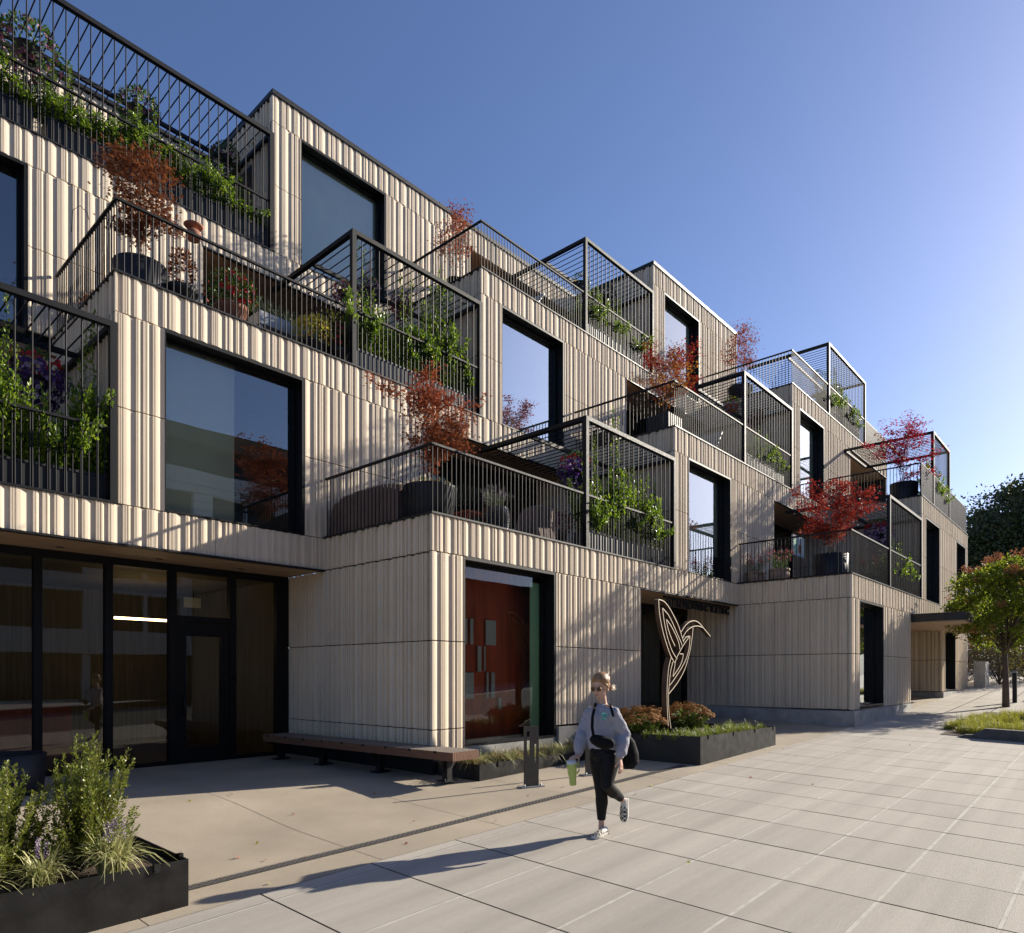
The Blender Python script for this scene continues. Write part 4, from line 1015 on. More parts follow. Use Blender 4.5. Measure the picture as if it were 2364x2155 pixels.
bk('bdusty', 66, 122, 15.0, 11.5, 132, 'wide brownish basket with purple blooms at the top left corner')
bk('bdusty', 318, 258, 14.9, 11.5, 92, 'brownish basket with purple blooms in the middle of the top left pergola')
bk('bdusty', 520, 368, 14.8, 11.5, 66, 'shaded purple basket at the right end of the top left pergola')
bk('bmixed', 790, 676, 12.0, 8.2, 50, 'red and purple basket hung left of the post of the centre left pergola')
bk('bpurple2', 852, 672, 12.0, 8.2, 58, 'purple and red basket hung just right of the post of the centre left pergola')
bk('bmixed', 925, 705, 12.0, 8.2, 56, 'dark red basket at the right end of the centre left pergola')
bk('bpurple', 1330, 1092, 8.8, 4.95, 92, 'deep purple petunia basket left of the bright pergola post, middle lower terrace')
bk('bmixed', 1490, 1085, 9.0, 4.95, 52, 'dark red flower basket hung behind the green shoots of the middle lower terrace')
bk('bpurple', 82, 880, 11.7, 4.95, 138, 'big shaded basket of purple and white petunias at the left edge, above the trough')
bk('bmixed', 20, 835, 11.95, 4.95, 70, 'basket of red geraniums hung at the far left edge')
bk('blilac', 2028, 1235, 5.95, 4.95, 70, 'large purple and lilac petunia basket left of the post, right-hand lower terrace')
bk('blilac', 2080, 1237, 5.9, 4.95, 50, 'purple petunia basket right of the post, right-hand lower terrace')
bk('bgreen', 1690, 940, 8.9, 8.2, 46, 'green basket in a terracotta pot left of the glinting post, middle upper terrace')
bk('bmixed', 1745, 965, 8.9, 8.2, 36, 'crimson and lilac flower basket right of the glinting post, middle upper terrace')
bk('bpurple2', 1783, 985, 8.8, 8.2, 30, 'pale purple flower basket at the right end of the middle upper pergola')
bk('bmixed', 2140, 1078, 6.2, 8.2, 32, 'dark red flower basket hung behind the crimson maple')
bk('bgreen', 1338, 655, 12.2, 11.5, 42, 'brownish green basket hung at the post of the centre top pergola')
bk('bdusty', 1398, 688, 12.0, 11.5, 54, 'second brownish basket with a few violet blooms under the centre top pergola')
bk('bgreen', 1888, 868, 9.3, 11.4, 24, 'small dark basket hung under the last top pergola against the sky')
bk('bdusty', 1930, 903, 9.2, 11.4, 30, 'brown basket right of the post of the last top pergola')
M['trim'] = mat('olive_trim', (.16, .15, .09), .8)
M['kerbm'] = mat('shaded_kerb', (.10, .095, .09), .9, var=.3, vscale=6, bump=.3, bscale=40)  # concrete darkened in colour for the shaded side of the kerb
M['brickd'] = mat('dark_brick', (.10, .055, .04), .9, var=.2)
# ------------------------------------------------------------------ GROUND LEVEL OBJECTS
def steel_planter(name, label, corners, zt, zb, clips=()):
    """open steel box from corner list (counter clockwise seen from above)"""
    c = corners; cx = sum(p[0] for p in c)/4; cy = sum(p[1] for p in c)/4
    t = thing(name, label, 'planter', (cx, cy, zb), 0, 'blackened steel planters'); mb = MB(); th = .012
    for i in range(4):
        a, b = Vector((*c[i], 0)), Vector((*c[(i+1) % 4], 0)); d = (b-a).normalized(); n = Vector((-d.y, d.x, 0))
        vs = []
        for z in (zb, zt):
            for q in (a, b, b+n*th, a+n*th): vs.append((q.x-cx, q.y-cy, z-zb))
        mb.add(vs, [(0,1,5,4),(1,2,6,5),(2,3,7,6),(3,0,4,7),(4,5,6,7)])
    mb.build('steel_box', M['steel'], t)
    mb = MB(); z = zt-zb-.075; inn = [(cx+(x-cx)*.985, cy+(y-cy)*.97) for x, y in c]
    n = 10; vs = []; 
    for i in range(n+1):
        for j in range(n+1):
            u_, v_ = i/n, j/n
            x = (inn[0][0]*(1-u_)+inn[1][0]*u_)*(1-v_)+(inn[3][0]*(1-u_)+inn[2][0]*u_)*v_; y = (inn[0][1]*(1-u_)+inn[1][1]*u_)*(1-v_)+(inn[3][1]*(1-u_)+inn[2][1]*u_)*v_
            vs.append((x-cx, y-cy, z+U(-.012, .012)))
    mb.add(vs, [(i*(n+1)+j, (i+1)*(n+1)+j, (i+1)*(n+1)+j+1, i*(n+1)+j+1) for i in range(n) for j in range(n)], 0, True)
    mb.build('soil', M['soil'], t)
    for (x, y, ang) in clips:
        m2 = MB(); m2.box(-.022, .022, -.012, .03, -.055, .008); m2.box(-.022, .022, .015, .03, -.055, .008)
        m2.lathe([(0, .0), (.005, 0), (.005, .003), (0, .003)], 8, (-.009, -.013, -.04)); 
        o = m2.build('clip', M['steel'], t); o.location = (x-cx, y-cy, zt-zb); o.rotation_euler = (0, 0, ang)
    return t
P1z = -1.41
steel_planter('steel_planter', 'blackened steel planter box in the bottom left corner with shrubs and striped grass', [(.2, 5.42), (2.25, 5.37), (2.27, 6.5), (.2, 6.55)], P1z, -1.80, [(2.02, 5.37, 0), (2.27, 5.56, math.pi/2)])
steel_planter('steel_planter', 'long low steel planter of yellowish grass under the shop window', [(7.1, 7.03), (10.4, 6.95), (10.4, 7.78), (6.98, 7.8)], -1.30, -1.56, [(7.5, 7.02, 0), (8.25, 7.0, 0), (9.0, 6.98, 0), (9.8, 6.96, 0)])
P2z = -1.01
steel_planter('steel_planter', 'large steel planter box holding the bird sculpture', [(10.46, 5.25), (13.55, 5.2), (13.45, 7.2), (10.15, 7.25)], P2z, -1.52, [(10.75, 5.245, 0), (11.7, 5.23, 0), (12.6, 5.215, 0), (13.45, 5.2, 0), (10.36, 5.9, -math.pi/2), (10.28, 6.45, -math.pi/2)])
# shrubs of planter 1: upright shoots crowded with tiny leaves
def holly_mesh(key, seed, nsh=26, H=1.0, R=.36, lean=(0, 0)):
    random.seed(seed); lf = MB(); st = MB()
    for i in range(nsh):
        a = U(0, 6.28); r = R*math.sqrt(R_()); tip = Vector((r*math.cos(a)*1.15+lean[0], r*math.sin(a)*1.15+lean[1], H*U(.55, 1.0)*(1-.25*r/R)))
        if i > nsh*.7: tip.z *= .5; tip.x *= 1.35; tip.y *= 1.35
        base = Vector((U(-.05, .05), U(-.05, .05), 0)); mid = base.lerp(tip, .45)+Vector((0, 0, -.08*H)); pts = []
        for k in range(15):
            t = k/14; pts.append(base*(1-t)**2+mid*2*t*(1-t)+tip*t*t + rdir()*.008)
        st.tube(pts[::2], [.006*(1-.8*k/7) for k in range(8)], 4)
        side = []
        for k in range(4, 14, 2):
            d = (rdir(.9)+Vector((0, 0, .5))).normalized(); side.append([pts[k], pts[k]+d*U(.07, .16)])
        for path in [pts[4:]]+side:
            L = sum((path[j+1]-path[j]).length for j in range(len(path)-1)); N = int(L/.0052)
            for j in range(N):
                t = j/N*(len(path)-1); q = path[int(t)].lerp(path[min(int(t)+1, len(path)-1)], t-int(t))
                dd = (path[-1]-path[0]).normalized(); a_ = rdir(); a_ = (a_-dd*a_.dot(dd)).normalized()
                leaf(lf, q+a_*.003, (a_*.8+dd*.75).normalized(), U(.022, .034), U(.011, .017))
    MESH[key] = (lf.mesh('foliage', LM['holly']), st.mesh('stems', M['bark']))
def shrub(key, loc, label, group, s=1, rz=0, name='evergreen_shrub'):
    t = thing(name, label, 'shrub', loc, rz, group)
    for nme, me in zip(('foliage', 'stems'), MESH[key]):
        o = link(bpy.data.objects.new(nme, me), t); o.scale = (s, s, s)
    return t
holly_mesh('h1', 4, 74, 1.17, .31, (.02, 0)); holly_mesh('h2', 9, 66, 1.02, .33, (-.05, 0))
shrub('h1', (1.72, 6.02, P1z-.09), 'taller right one of two small leaved evergreen shrubs in the bottom left planter', 'evergreen shrubs of the bottom left planter')
shrub('h2', (1.20, 6.05, P1z-.09), 'small leaved evergreen shrub in the bottom left planter, cut by the left picture edge', 'evergreen shrubs of the bottom left planter', rz=1)
def clump_mesh(key, seed, n=170, L=.34, W=.010, leans=(.25, .78), leafm='lir', flowers=0, R=.05):
    random.seed(seed); mb = MB()
    for i in range(n):
        a = U(0, 6.28); blade(mb, (U(-R, R), U(-R, R), 0), a, L*U(.6, 1.15), U(*leans), W*U(.7, 1.1), 0, 5)
    for i in range(flowers):
        a = U(0, 6.28); x, y = U(-.06, .06), U(-.06, .06)
        for k in range(26):
            petal_disc(mb, Vector((x+.02*math.cos(k*2.4)*.5, y+.01*math.sin(k*2.4), L*.55+k*.0045)), rdir(), .005, 1)
    MESH[key] = mb.mesh('blades', [LM[leafm], LM['lilac']])
clump_mesh('lir1', 2, 210, .36, .011, flowers=5); clump_mesh('lir2', 6, 170, .32, .010, flowers=3)
clump_mesh('dry1', 3, 130, .34, .008, (.25, .9), 'lirdry'); clump_mesh('dry2', 8, 150, .30, .008, (.3, 1.0), 'lir')
def clump(key, loc, label, group, s=1, name='grass_clump'):
    o = link(bpy.data.objects.new(name, MESH[key])); o.location = loc; o.rotation_euler = (0, 0, U(0, 6)); o.scale = (s, s, s); tag(o, label, 'grass', group); return o
g_ = 'striped grass clumps of the bottom left planter'
clump('lir1', (1.80, 5.62, P1z-.08), 'largest cream striped grass clump with lilac spikes, right end of the bottom left planter', g_, 1.35)
clump('lir2', (1.36, 5.66, P1z-.08), 'cream striped grass clump in the middle of the bottom left planter', g_, 1.2)
clump('lir2', (.98, 5.62, P1z-.08), 'cream striped grass clump at the very left edge of the bottom left planter', g_, 1.2)
random.seed(5)
for i in range(13):
    x = 7.2+i*.25+U(-.05, .05)
    clump(('dry1', 'dry2')[i % 2], (x, U(7.15, 7.35), -1.375), 'yellowish grass clump in the low planter under the shop window', 'grass clumps under the shop window', U(.95, 1.25))
for i in range(9):
    clump(('dry1', 'dry2')[i % 2], (7.3+i*.34+U(-.05, .05), U(7.5, 7.68), -1.375), 'yellowish grass clump in the low planter under the shop window', 'grass clumps under the shop window', U(.9, 1.2))
# planter 2: sedge edging (many tufts = one mass) and rust coloured sedum
random.seed(12); mb = MB()
tufts = [(10.62+i*.2+U(-.03, .03), 5.42+U(-.05, .05)) for i in range(15)] + [(10.7+i*.22, 5.68+U(-.06, .06)) for i in range(13)] + [(10.42, 5.7), (10.36, 5.95), (10.33, 6.2), (10.6, 5.95), (10.55, 6.2), (12.9, 5.9), (13.2, 6.0), (13.3, 5.75), (12.6, 5.95), (11.0, 5.9), (11.3, 5.95), (11.7, 5.95), (12.1, 5.95)]
for (x, y) in tufts:
    h = U(.20, .29)
    for k in range(95): blade(mb, (x+U(-.04, .04), y+U(-.04, .04), 0), U(0, 6.28), h*U(.6, 1.15), U(.25, .8), .005, 0, 3)
o = mb.build('sedge_edging', LM['mondo']); o.location = (0, 0, P2z-.08); tag(o, 'low green sedge edging the planter of the bird sculpture', 'grass', kind='stuff')
def sedum_mesh(key, seed, n=85, R=.42, H=.42):
    random.seed(seed); hd = MB(); lv = MB()
    for i in range(n):
        a = U(0, 6.28); r = R*math.sqrt(R_()); x, y = r*math.cos(a), r*math.sin(a); z = H*(1-.45*(r/R)**2)*U(.85, 1.05)
        n_ = Vector((x*.8, y*.8, .6)).normalized(); hr = U(.045, .075)
        for k in range(34):
            q = rdir(.4); ax_ = Vector((x, y, z)) + Vector((q.x*hr, q.y*hr, q.z*hr*.35)); petal_disc(hd, ax_, (q+n_).normalized(), U(.008, .014), 0)
        for k in range(9):
            t = U(.2, .9); d = rdir(.1); leaf(lv, Vector((x*t, y*t, z*t)), d, U(.05, .08), U(.03, .04))
        lv.tube([(x*.3, y*.3, 0), (x, y, z)], .004, 3)
    MESH[key] = (hd.mesh('flower_heads', LM['sedum']), lv.mesh('leaves', LM['sedleaf']))
sedum_mesh('s1', 1); sedum_mesh('s2', 2, 95, .5, .5)
def sedum(key, loc, label, s=1):
    t = thing('sedum_plant', label, 'plant', loc, U(0, 6), 'rust coloured sedums round the sculpture')
    for nme, me in zip(('flower_heads', 'leaves'), MESH[key]):
        o = link(bpy.data.objects.new(nme, me), t); o.scale = (s, s, s)
sedum('s1', (10.62, 6.55, P2z-.08), 'rust brown sedum mound left of the sculpture, nearest the walking woman', 1.15)
sedum('s2', (11.25, 6.95, P2z-.08), 'rust brown sedum mound just behind and left of the sculpture stem', 1.0)
sedum('s2', (12.35, 6.5, P2z-.08), 'largest rust brown sedum mound right of the sculpture stem', 1.1)
sedum('s1', (12.95, 6.75, P2z-.08), 'rust brown sedum mound at the far right of the sculpture planter', 1.1)
sedum('s1', (11.8, 6.95, P2z-.08), 'rust brown sedum mound directly behind the sculpture stem', 1.1)
# ---- bird sculpture: deep steel ribbons standing on edge
M['corten'] = mat('bronze_steel', (.085, .048, .030), .5, metal=.35, var=.35, vscale=3, rvar=.12)
M['edge'] = mat('sunlit_steel_edge', (.72, .60, .45), .45, metal=.0, var=.1, vscale=4)  # cream tone paints sunlight onto the plate edges
YS = 6.25
z9 = lambda x, y: (1420+x*.2013, 1350+y*.2013)
def smooth(pts, n=6):
    P = [Vector(p) for p in pts]; out = []
    for i in range(len(P)-1):
        p0, p1, p2, p3 = P[max(i-1, 0)], P[i], P[i+1], P[min(i+2, len(P)-1)]
        for k in range(n):
            t = k/n; out.append(.5*((2*p1)+(p2-p0)*t+(2*p0-5*p1+4*p2-p3)*t*t+(3*p1-p0-3*p2+p3)*t**3))
    out.append(P[-1]); return out
def ribbon(mb, px, depth=.085, w=.017, Y=YS):
    base = Vector((11.45, YS, P2z-.08))
    pts = smooth([(onY(*z9(*p), Y).x, onY(*z9(*p), Y).z, 0) for p in px]); L = []; n = len(pts)
    for i in range(n):
        t = (pts[min(i+1, n-1)]-pts[max(i-1, 0)]).normalized(); nn = Vector((-t.y, t.x, 0))*w/2
        for s in (1, -1):
            q = pts[i]+nn*s
            L.append((q.x-base.x, 0, q.y-base.z)); L.append((q.x-base.x, depth, q.y-base.z))
    f = []; mm = []
    for i in range(n-1):
        a, b = 4*i, 4*i+4
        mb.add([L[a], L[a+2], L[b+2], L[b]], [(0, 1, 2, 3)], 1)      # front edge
        mb.add([L[a], L[a+1], L[b+1], L[b]], [(0, 3, 2, 1)], 0, True); mb.add([L[a+2], L[a+3], L[b+3], L[b+2]], [(0, 1, 2, 3)], 0, True)
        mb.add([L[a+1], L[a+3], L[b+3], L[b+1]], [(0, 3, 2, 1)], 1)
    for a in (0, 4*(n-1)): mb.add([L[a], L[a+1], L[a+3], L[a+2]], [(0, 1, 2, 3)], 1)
sc = thing('bird_sculpture', 'tall bronze steel bird sculpture of curved ribbons rising from the sedum planter', 'sculpture', (11.45, YS, P2z-.08))
def group_ribbons(name, sets, **k):
    mb = MB()
    for s in sets: ribbon(mb, s, **k)
    mb.build(name, [M['corten'], M['edge']], sc)
group_ribbons('wing', [
 [(500,170),(560,192),(620,262),(680,370),(730,480),(768,600),(790,662)],
 [(500,170),(510,330),(545,520),(590,680),(640,820),(690,905)],
 [(545,270),(610,345),(660,440),(712,560),(752,650),(770,700)],
 [(545,270),(556,370),(578,500),(612,640),(660,770),(712,855)],
 [(590,400),(640,470),(692,570),(730,665),(745,745)],
 [(590,400),(602,480),(640,600),(688,706)]])
group_ribbons('body', [
 [(895,495),(880,640),(850,800),(800,970),(720,1120),(618,1252)],
 [(860,590),(847,740),(812,860),(760,960),(690,1070),(628,1155)],
 [(860,590),(800,672),(745,765),(700,860),(680,960),(664,1045)],
 [(783,795),(770,870),(735,950),(664,1055)],
 [(745,795),(783,795)], [(668,880),(655,900)]])
group_ribbons('head', [
 [(758,545),(800,478),(850,432),(910,415),(960,438),(1012,495),(1095,595)],
 [(775,610),(825,530),(890,485),(950,475),(1005,492)],
 [(785,645),(815,605),(860,590)]])
group_ribbons('stem', [
 [(645,835),(618,940),(603,1080),(596,1250),(600,1450),(612,1625)],
 [(670,870),(640,980),(622,1140),(612,1290),(620,1480),(642,1650)]], depth=.11)
# ---- bench
bt = thing('slatted_bench', 'long low bench of dark timber slats on steel legs along the fluted wall', 'bench', (6.55, 9.2, -1.5), 0)
a0 = math.atan2(6.31-6.03, 4.7)
bt.rotation_euler = (0, 0, a0)
mb = MB(); n = 13
for i in range(n):
    x = -.27+i*.0415
    mb.box(x, x+.033, -2.32, 2.36, .32, .44); mb.add([(x+.0005,-2.321,.4405),(x+.0325,-2.321,.4405),(x+.0325,2.36,.4405),(x+.0005,2.36,.4405)], [(0,1,2,3)], 1)
for k in range(9):
    y = -2.0+k*.52; mb.box(-.274, -.262, y, y+.05, .41, .443, 2)
mb.build('seat', [M['wood'], M['woodtop'], M['black']], bt)
for y in (-1.95, -.5, .95, 2.2):
    mb = MB(); mb.box(-.05, .05, y-.05, y+.05, .0, .32); mb.box(-.24, .24, y-.04, y+.04, .29, .32); mb.box(-.13, .13, y-.09, y+.09, 0-.01, .012)
    for sx in (-.1, .1): mb.lathe([(0, .035), (.012, .035), (.012, .012)], 8, (sx, y-.05, 0))
    mb.add([(.05,y-.006,.1),(.2,y-.006,.29),(.05,y-.006,.29)], [(0,1,2)]); mb.add([(-.05,y-.006,.1),(-.2,y-.006,.29),(-.05,y-.006,.29)], [(0,2,1)])
    mb.build('leg', M['black'], bt)
# ---- slotted plate bollards
def bollard(x, y, rz, label, s=1.0):
    t = thing('slotted_bollard', label, 'bollard', (x, y, gz(x, y)), rz, 'slotted steel bollards')
    mb = MB(); w, h, th = .112, .85, .014
    xs = [-w, -.085, -.055, -.0, .045, .085, w]; # plate with two tall slots
    def b(x0, x1, z0, z1): mb.box(x0, x1, -th, th, z0, z1)
    b(-w, w, 0, .30); b(-w, -.075, .30, h); b(-.075, -.02, .58 if False else .78, h); b(-.02, .045, .30, h); b(.045, .085, .30, .33); b(.045, .085, .60, h); b(.085, w, .30, h)
    b(-.075, -.02, .30, .44)
    for q in range(len(mb.v)): pass
    mb.build('plate', M['steelb'], t)
    mb = MB(); mb.box(-.18, .18, -.075, .075, -.01, .014)
    for sx in (-.13, .13): mb.lathe([(0, .045), (.014, .045), (.014, .014)], 6, (sx, -.045, 0))
    mb.build('base_plate', M['zinc'], t)
M['steelb'] = mat('brushed_bollard_steel', (.085, .078, .07), .5, metal=.4, var=.1, vscale=9)
bollard(7.33, 6.24, math.radians(-22), 'dark slotted steel bollard in front of the shop window grass')
bollard(8.62, 6.12, math.radians(-22), 'dark slotted steel bollard half hidden behind the walking woman')
# dark round planter at the far left against the storefront
t = thing('round_planter', 'dark round planter by the storefront, cut by the left picture edge', 'planter', (2.15, 10.6, -1.5))
mb = MB(); mb.lathe([(0, 0), (.40, 0), (.42, .03), (.45, .50), (.43, .50), (.42, .46), (0, .46)], 32); mb.build('planter', M['darkpot'], t)
# ---- trees
def tree(key_leaf, loc, H, R, trunk_h, label, n=9000, L=.09, seed=1, cat='tree', r0=.08, name='street_tree', pods=None, flat=.8, group=None, W=.75, clumps=90, gap=.2):
    random.seed(seed); t = thing(name, label, cat, loc, 0, group)
    tr = MB(); cz = trunk_h + (H-trunk_h)*.5; rz_ = (H-trunk_h)*.5
    pts = [(0, 0, -.1), (.02, .01, trunk_h*.5), (0, .03, trunk_h), (.05, 0, cz)]
    tr.tube(pts, [r0*1.25, r0, r0*.8, r0*.4], 10)
    cl = []
    for i in range(clumps):
        d = rdir(.15); r = U(.35, 1)**.6; c = Vector((d.x*R*r, d.y*R*r, cz+d.z*rz_*r)); cl.append((c, R*U(.12, .28)))
        if i % 3 == 0:
            s = Vector((0, 0, trunk_h*U(.9, 1.25))); mid = s.lerp(c, .5)+Vector((0, 0, .1*R)); tr.tube([s, mid, c], [r0*.38, r0*.22, r0*.06], 5)
    tr.build('trunk', M['bark'], t)
    lf = MB()
    for i in range(n):
        c, r = random.choice(cl); d = rdir(); p = c + Vector((d.x, d.y, d.z*flat))*r*U(.3, 1.15)
        m = 0
        leaf(lf, p, rdir(-.1), L*U(.7, 1.3), L*W*U(.7, 1.1), m)
    if pods:
        for i in range(pods):
            c, r = random.choice(cl); 
            if c.z < cz+rz_*.15 and R_() < .75: continue
            dd = (c-Vector((0, 0, cz))).normalized(); c2 = c + dd*r*U(.8, 1.3)
            for k in range(22): leaf(lf, c2+rdir()*.10, rdir(), U(.05, .08), .045, 1)
    lf.build('crown', [LM[key_leaf], LM['pod']], t)
    return t
tree('street', (26.0, 2.85, gz(26, 2.85)), 4.6, 1.62, 1.75, 'young green street tree with rusty seed pods in the sidewalk pit, right edge', n=17000, L=.095, seed=3, r0=.085, pods=230, clumps=170)
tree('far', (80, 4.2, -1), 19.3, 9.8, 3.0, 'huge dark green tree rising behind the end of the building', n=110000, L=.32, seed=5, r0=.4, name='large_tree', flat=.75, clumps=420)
tree('farlit', (93, -1.5, -1), 20.5, 8.5, 3, 'large tree in a painted sunlit yellow at the right edge behind the dark tree', n=34000, L=.45, seed=6, r0=.4, name='large_tree', clumps=240)
# understorey behind the far end
def bush(loc, R, H, label, leafm='shrub', n=2500, L=.1, seed=1, name='bush'):
    random.seed(seed); t = thing(name, label, 'shrub', loc, 0); lf = MB(); st = MB()
    for i in range(26): 
        d = rdir(.7); st.tube([(0, 0, 0), Vector((d.x*R*.7, d.y*R*.7, abs(d.z)*H*.8))], [.02, .006], 4)
    for i in range(n):
        d = rdir(.3); r = U(.45, 1.05); p = Vector((d.x*R*r, d.y*R*r, H*.45+d.z*H*.5*r)); leaf(lf, p, (d+rdir()).normalized(), L*U(.6, 1.3), L*.5)
    lf.build('foliage', LM[leafm], t); st.build('stems', M['bark'], t)
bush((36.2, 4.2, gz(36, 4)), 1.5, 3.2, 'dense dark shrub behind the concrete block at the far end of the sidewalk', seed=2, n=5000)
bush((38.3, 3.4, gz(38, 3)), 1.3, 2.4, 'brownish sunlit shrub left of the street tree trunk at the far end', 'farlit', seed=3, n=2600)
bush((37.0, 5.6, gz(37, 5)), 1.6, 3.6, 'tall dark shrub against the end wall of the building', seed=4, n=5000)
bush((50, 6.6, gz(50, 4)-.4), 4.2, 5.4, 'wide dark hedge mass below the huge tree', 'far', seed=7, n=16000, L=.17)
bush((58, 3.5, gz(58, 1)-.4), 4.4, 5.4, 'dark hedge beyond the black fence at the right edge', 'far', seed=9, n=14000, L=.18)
mb = MB(); mb.box(-.5, .5, -.2, .2, -.1, 1.05); o = mb.build('concrete_block', M['plinth']); o.location = (34.35, 4.6, gz(34.3, 4.6)); tag(o, 'upright pale concrete block beside the far corner of the building', 'wall')
t = thing('dark_gate', 'tall dark panelled fence with a pale post behind the street tree', 'fence', (46, 2.6, gz(46, 1)-.2))
mb = MB(); 
for i in range(14): mb.box(-.02, .02, -3.5+i*.42, -3.09+i*.42, 0, 2.3)
mb.build('panel', M['black'], t); mb = MB(); mb.box(-.06, .0, .1, .3, 0, 2.35); mb.build('post', M['zinc'], t)
mb = MB(); mb.box(-.06, .06, -.06, .06, 0, .98); mb.box(-.065, .065, -.065, .065, .98, 1.02, 1); o = mb.build('post_bollard', [M['black'], M['zinc']]); o.location = (27.7, 2.8, gz(27.7, 2.8)); tag(o, 'square black bollard with a pale cap just right of the street tree trunk', 'bollard')
# tree pit: notched concrete kerb, tufts
t = thing('tree_pit_kerb', 'shade-toned weathered concrete kerb with sloped ends in front of the street tree grasses', 'kerb', (17.35, 2.1, gz(17.3, 2.1)))
mb = MB()
def wedge(y0, y1, z0, z1, zz0, zz1):  # kerb running along y
    x0, x1 = -.09, .09; mb.add([(x0,y0,z0),(x1,y0,z0),(x1,y1,z1),(x0,y1,z1),(x0,y0,zz0),(x1,y0,zz0),(x1,y1,zz1),(x0,y1,zz1)], [(0,3,2,1),(4,5,6,7),(0,1,5,4),(1,2,6,5),(2,3,7,6),(3,0,4,7)])
wedge(.52, .72, -.1, -.1, .07, .0); wedge(.36, .52, -.1, -.1, .09, .08); wedge(.16, .36, -.1, -.1, .22, .10); wedge(-.72, .16, -.12, -.1, .20, .23); wedge(-.74, -.72, -.12, -.12, .08, .2); wedge(-2.2, -.74, -.15, -.12, .06, .08)
mb.build('kerb_stone', M['kerbm'], t)
clump_mesh('tuft', 21, 1700, .30, .007, (.15, .8), 'gold', R=.26)
M_t = [(18.2, 2.55), (18.9, 2.45), (19.6, 2.75), (18.5, 1.95), (19.3, 1.75), (20.4, 2.3), (18.3, 1.4), (20.9, 2.75), (19.9, 1.2), (18.9, 2.95), (22.0, 2.2), (21.6, 1.5)]
for i, (x, y) in enumerate(M_t):
    clump('tuft', (x, y, gz(x, y)-.02), 'mounded yellow green grass tuft in the street tree pit', 'grass tufts of the street tree pit', U(.95, 1.3), 'grass_tuft')
for i, (x, y) in enumerate(((28.6, 2.2), (29.4, 2.0), (30.4, 2.1))):
    clump('tuft', (x, y, gz(x, y)-.02), 'yellow green grass tuft in the far pit right of the black bollard', 'grass tufts of the far pit', 1.1, 'grass_tuft')
mb = MB(); mb.add([(17.5,.6,gz(17.5,.6)+.012),(24,.6,gz(24,.6)+.012),(24,3.1,gz(24,3.1)+.012),(17.5,3.1,gz(17.5,3.1)+.012)], [(0,1,2,3)]); o = mb.build('tree_pit_soil', M['soil']); o['kind'] = 'structure'
# fallen leaves
random.seed(31)
lm = MB(); 
spots = [z for z in [(2.9, 5.35), (3.2, 5.95), (3.05, 6.2), (3.4, 6.5), (4.4, 5.4), (5.0, 6.0), (6.9, 6.1), (7.6, 5.9), (4.2, 7.2), (3.6, 9.3), (4.4, 9.8), (4.9, 8.9), (5.2, 9.6), (5.5, 7.4), (9.0, 5.7), (11.2, 4.7), (12.4, 4.4), (3.3, 3.4), (4.9, 4.5), (5.6, 5.3), (10.0, 4.2), (14.0, 3.5), (13.1, 4.9)]]
spots += [(U(2.6, 9), U(5.3, 9.5)) for _ in range(6)] + [(U(3.2, 16), U(2.0, 5)) for _ in range(6)]
for i, (x, y) in enumerate(spots):
    l1 = MB(); mleaf(l1, (0, 0, .012), Vector((1, 0, 0)), U(.025, .045), 0); o = l1.build('fallen_leaf', [LM['pod'] if i % 3 else LM['chart']]); o.location = (x, y, gz(x, y)+.004); o.rotation_euler = (U(-.2, .2), U(-.2, .2), U(0, 6)); tag(o, 'small dry fallen leaf lying on the pavement', 'leaf', 'fallen leaves')
# ---- across the street (seen reflected in the glass)
t = thing('opposite_building', 'long white three storey building with dark windows across the street, behind the viewpoint', 'building', (10, -22, -1.6))
mb = MB()
x0, x1 = -36, 18
mb.box(x0, x1, -9, -.4, 0, 17.1, 1)
for (z0, z1, y) in ((2.9, 4.3, .35), (6.6, 7.6, 0), (9.9, 10.8, 0), (13.1, 14.6, .0), (16.2, 17.2, .5)): mb.box(x0, x1, -.41, y, z0, z1, 0 if z1 < 15 else 2)
x = x0
while x < x1: mb.box(x, x+1.1, -.41, -.02, 4.3, 13.1); mb.box(x+3.4, x+3.6, -.41, -.1, 4.3, 13.1); mb.box(x, x+.4, -.41, -.05, 0, 2.9); x += 5.6
mb.build('wall', [M['white_paint'], M['darkpot'], M['trim']], t)
t = thing('dark_building', 'long dark brick building further up the street, behind the viewpoint', 'building', (95, -24, 0))
mb = MB(); mb.box(-58, 60, -8, 0, -3, 7.5); mb.box(-58, 60, -8.2, .3, 7.5, 7.9, 1); mb.build('wall', [M['brickd'], M['back']], t)
for k in range(4):
    mb = MB(); pts = [(x, -8, 8.0+k*.35-.9*math.sin((x+15)/45*math.pi)) for x in range(-15, 31, 3)]; mb.tube(pts, .012, 4); tag(mb.build('overhead_wire', M['black']), 'overhead wire crossing the street behind the viewpoint', 'wire', 'overhead wires')
# ---- small street lamp head at the right edge
# ------------------------------------------------------------------ WALKING WOMAN
M['skin'] = mat('skin', (.56, .34, .25), .5, var=.04, vscale=12)
M['hair'] = mat('blonde_hair', (.30, .16, .07), .45, var=.35, vscale=30, stretch=(1, 1, .3), bump=.4, bscale=120)
M['sweat'] = mat('grey_sweatshirt', (.33, .325, .375), .95, var=.07, vscale=60, bump=.25, bscale=300)
M['legg'] = mat('black_leggings', (.006, .0055, .0065), .6, spec=.22)
M['strap'] = mat('black_nylon', (.006, .006, .007), .75, spec=.15)
M['lens'] = mat('brown_lens', (.05, .022, .012), .12)
M['gold'] = mat('gold_rim', (.5, .35, .2), .3, metal=.8)
M['lime'] = mat('lime_tumbler', (.40, .50, .13), .35)
M['lid'] = mat('clear_lid', (.55, .60, .62), .2)
M['mintp'] = mat('mint_print', (.10, .50, .40), .8)
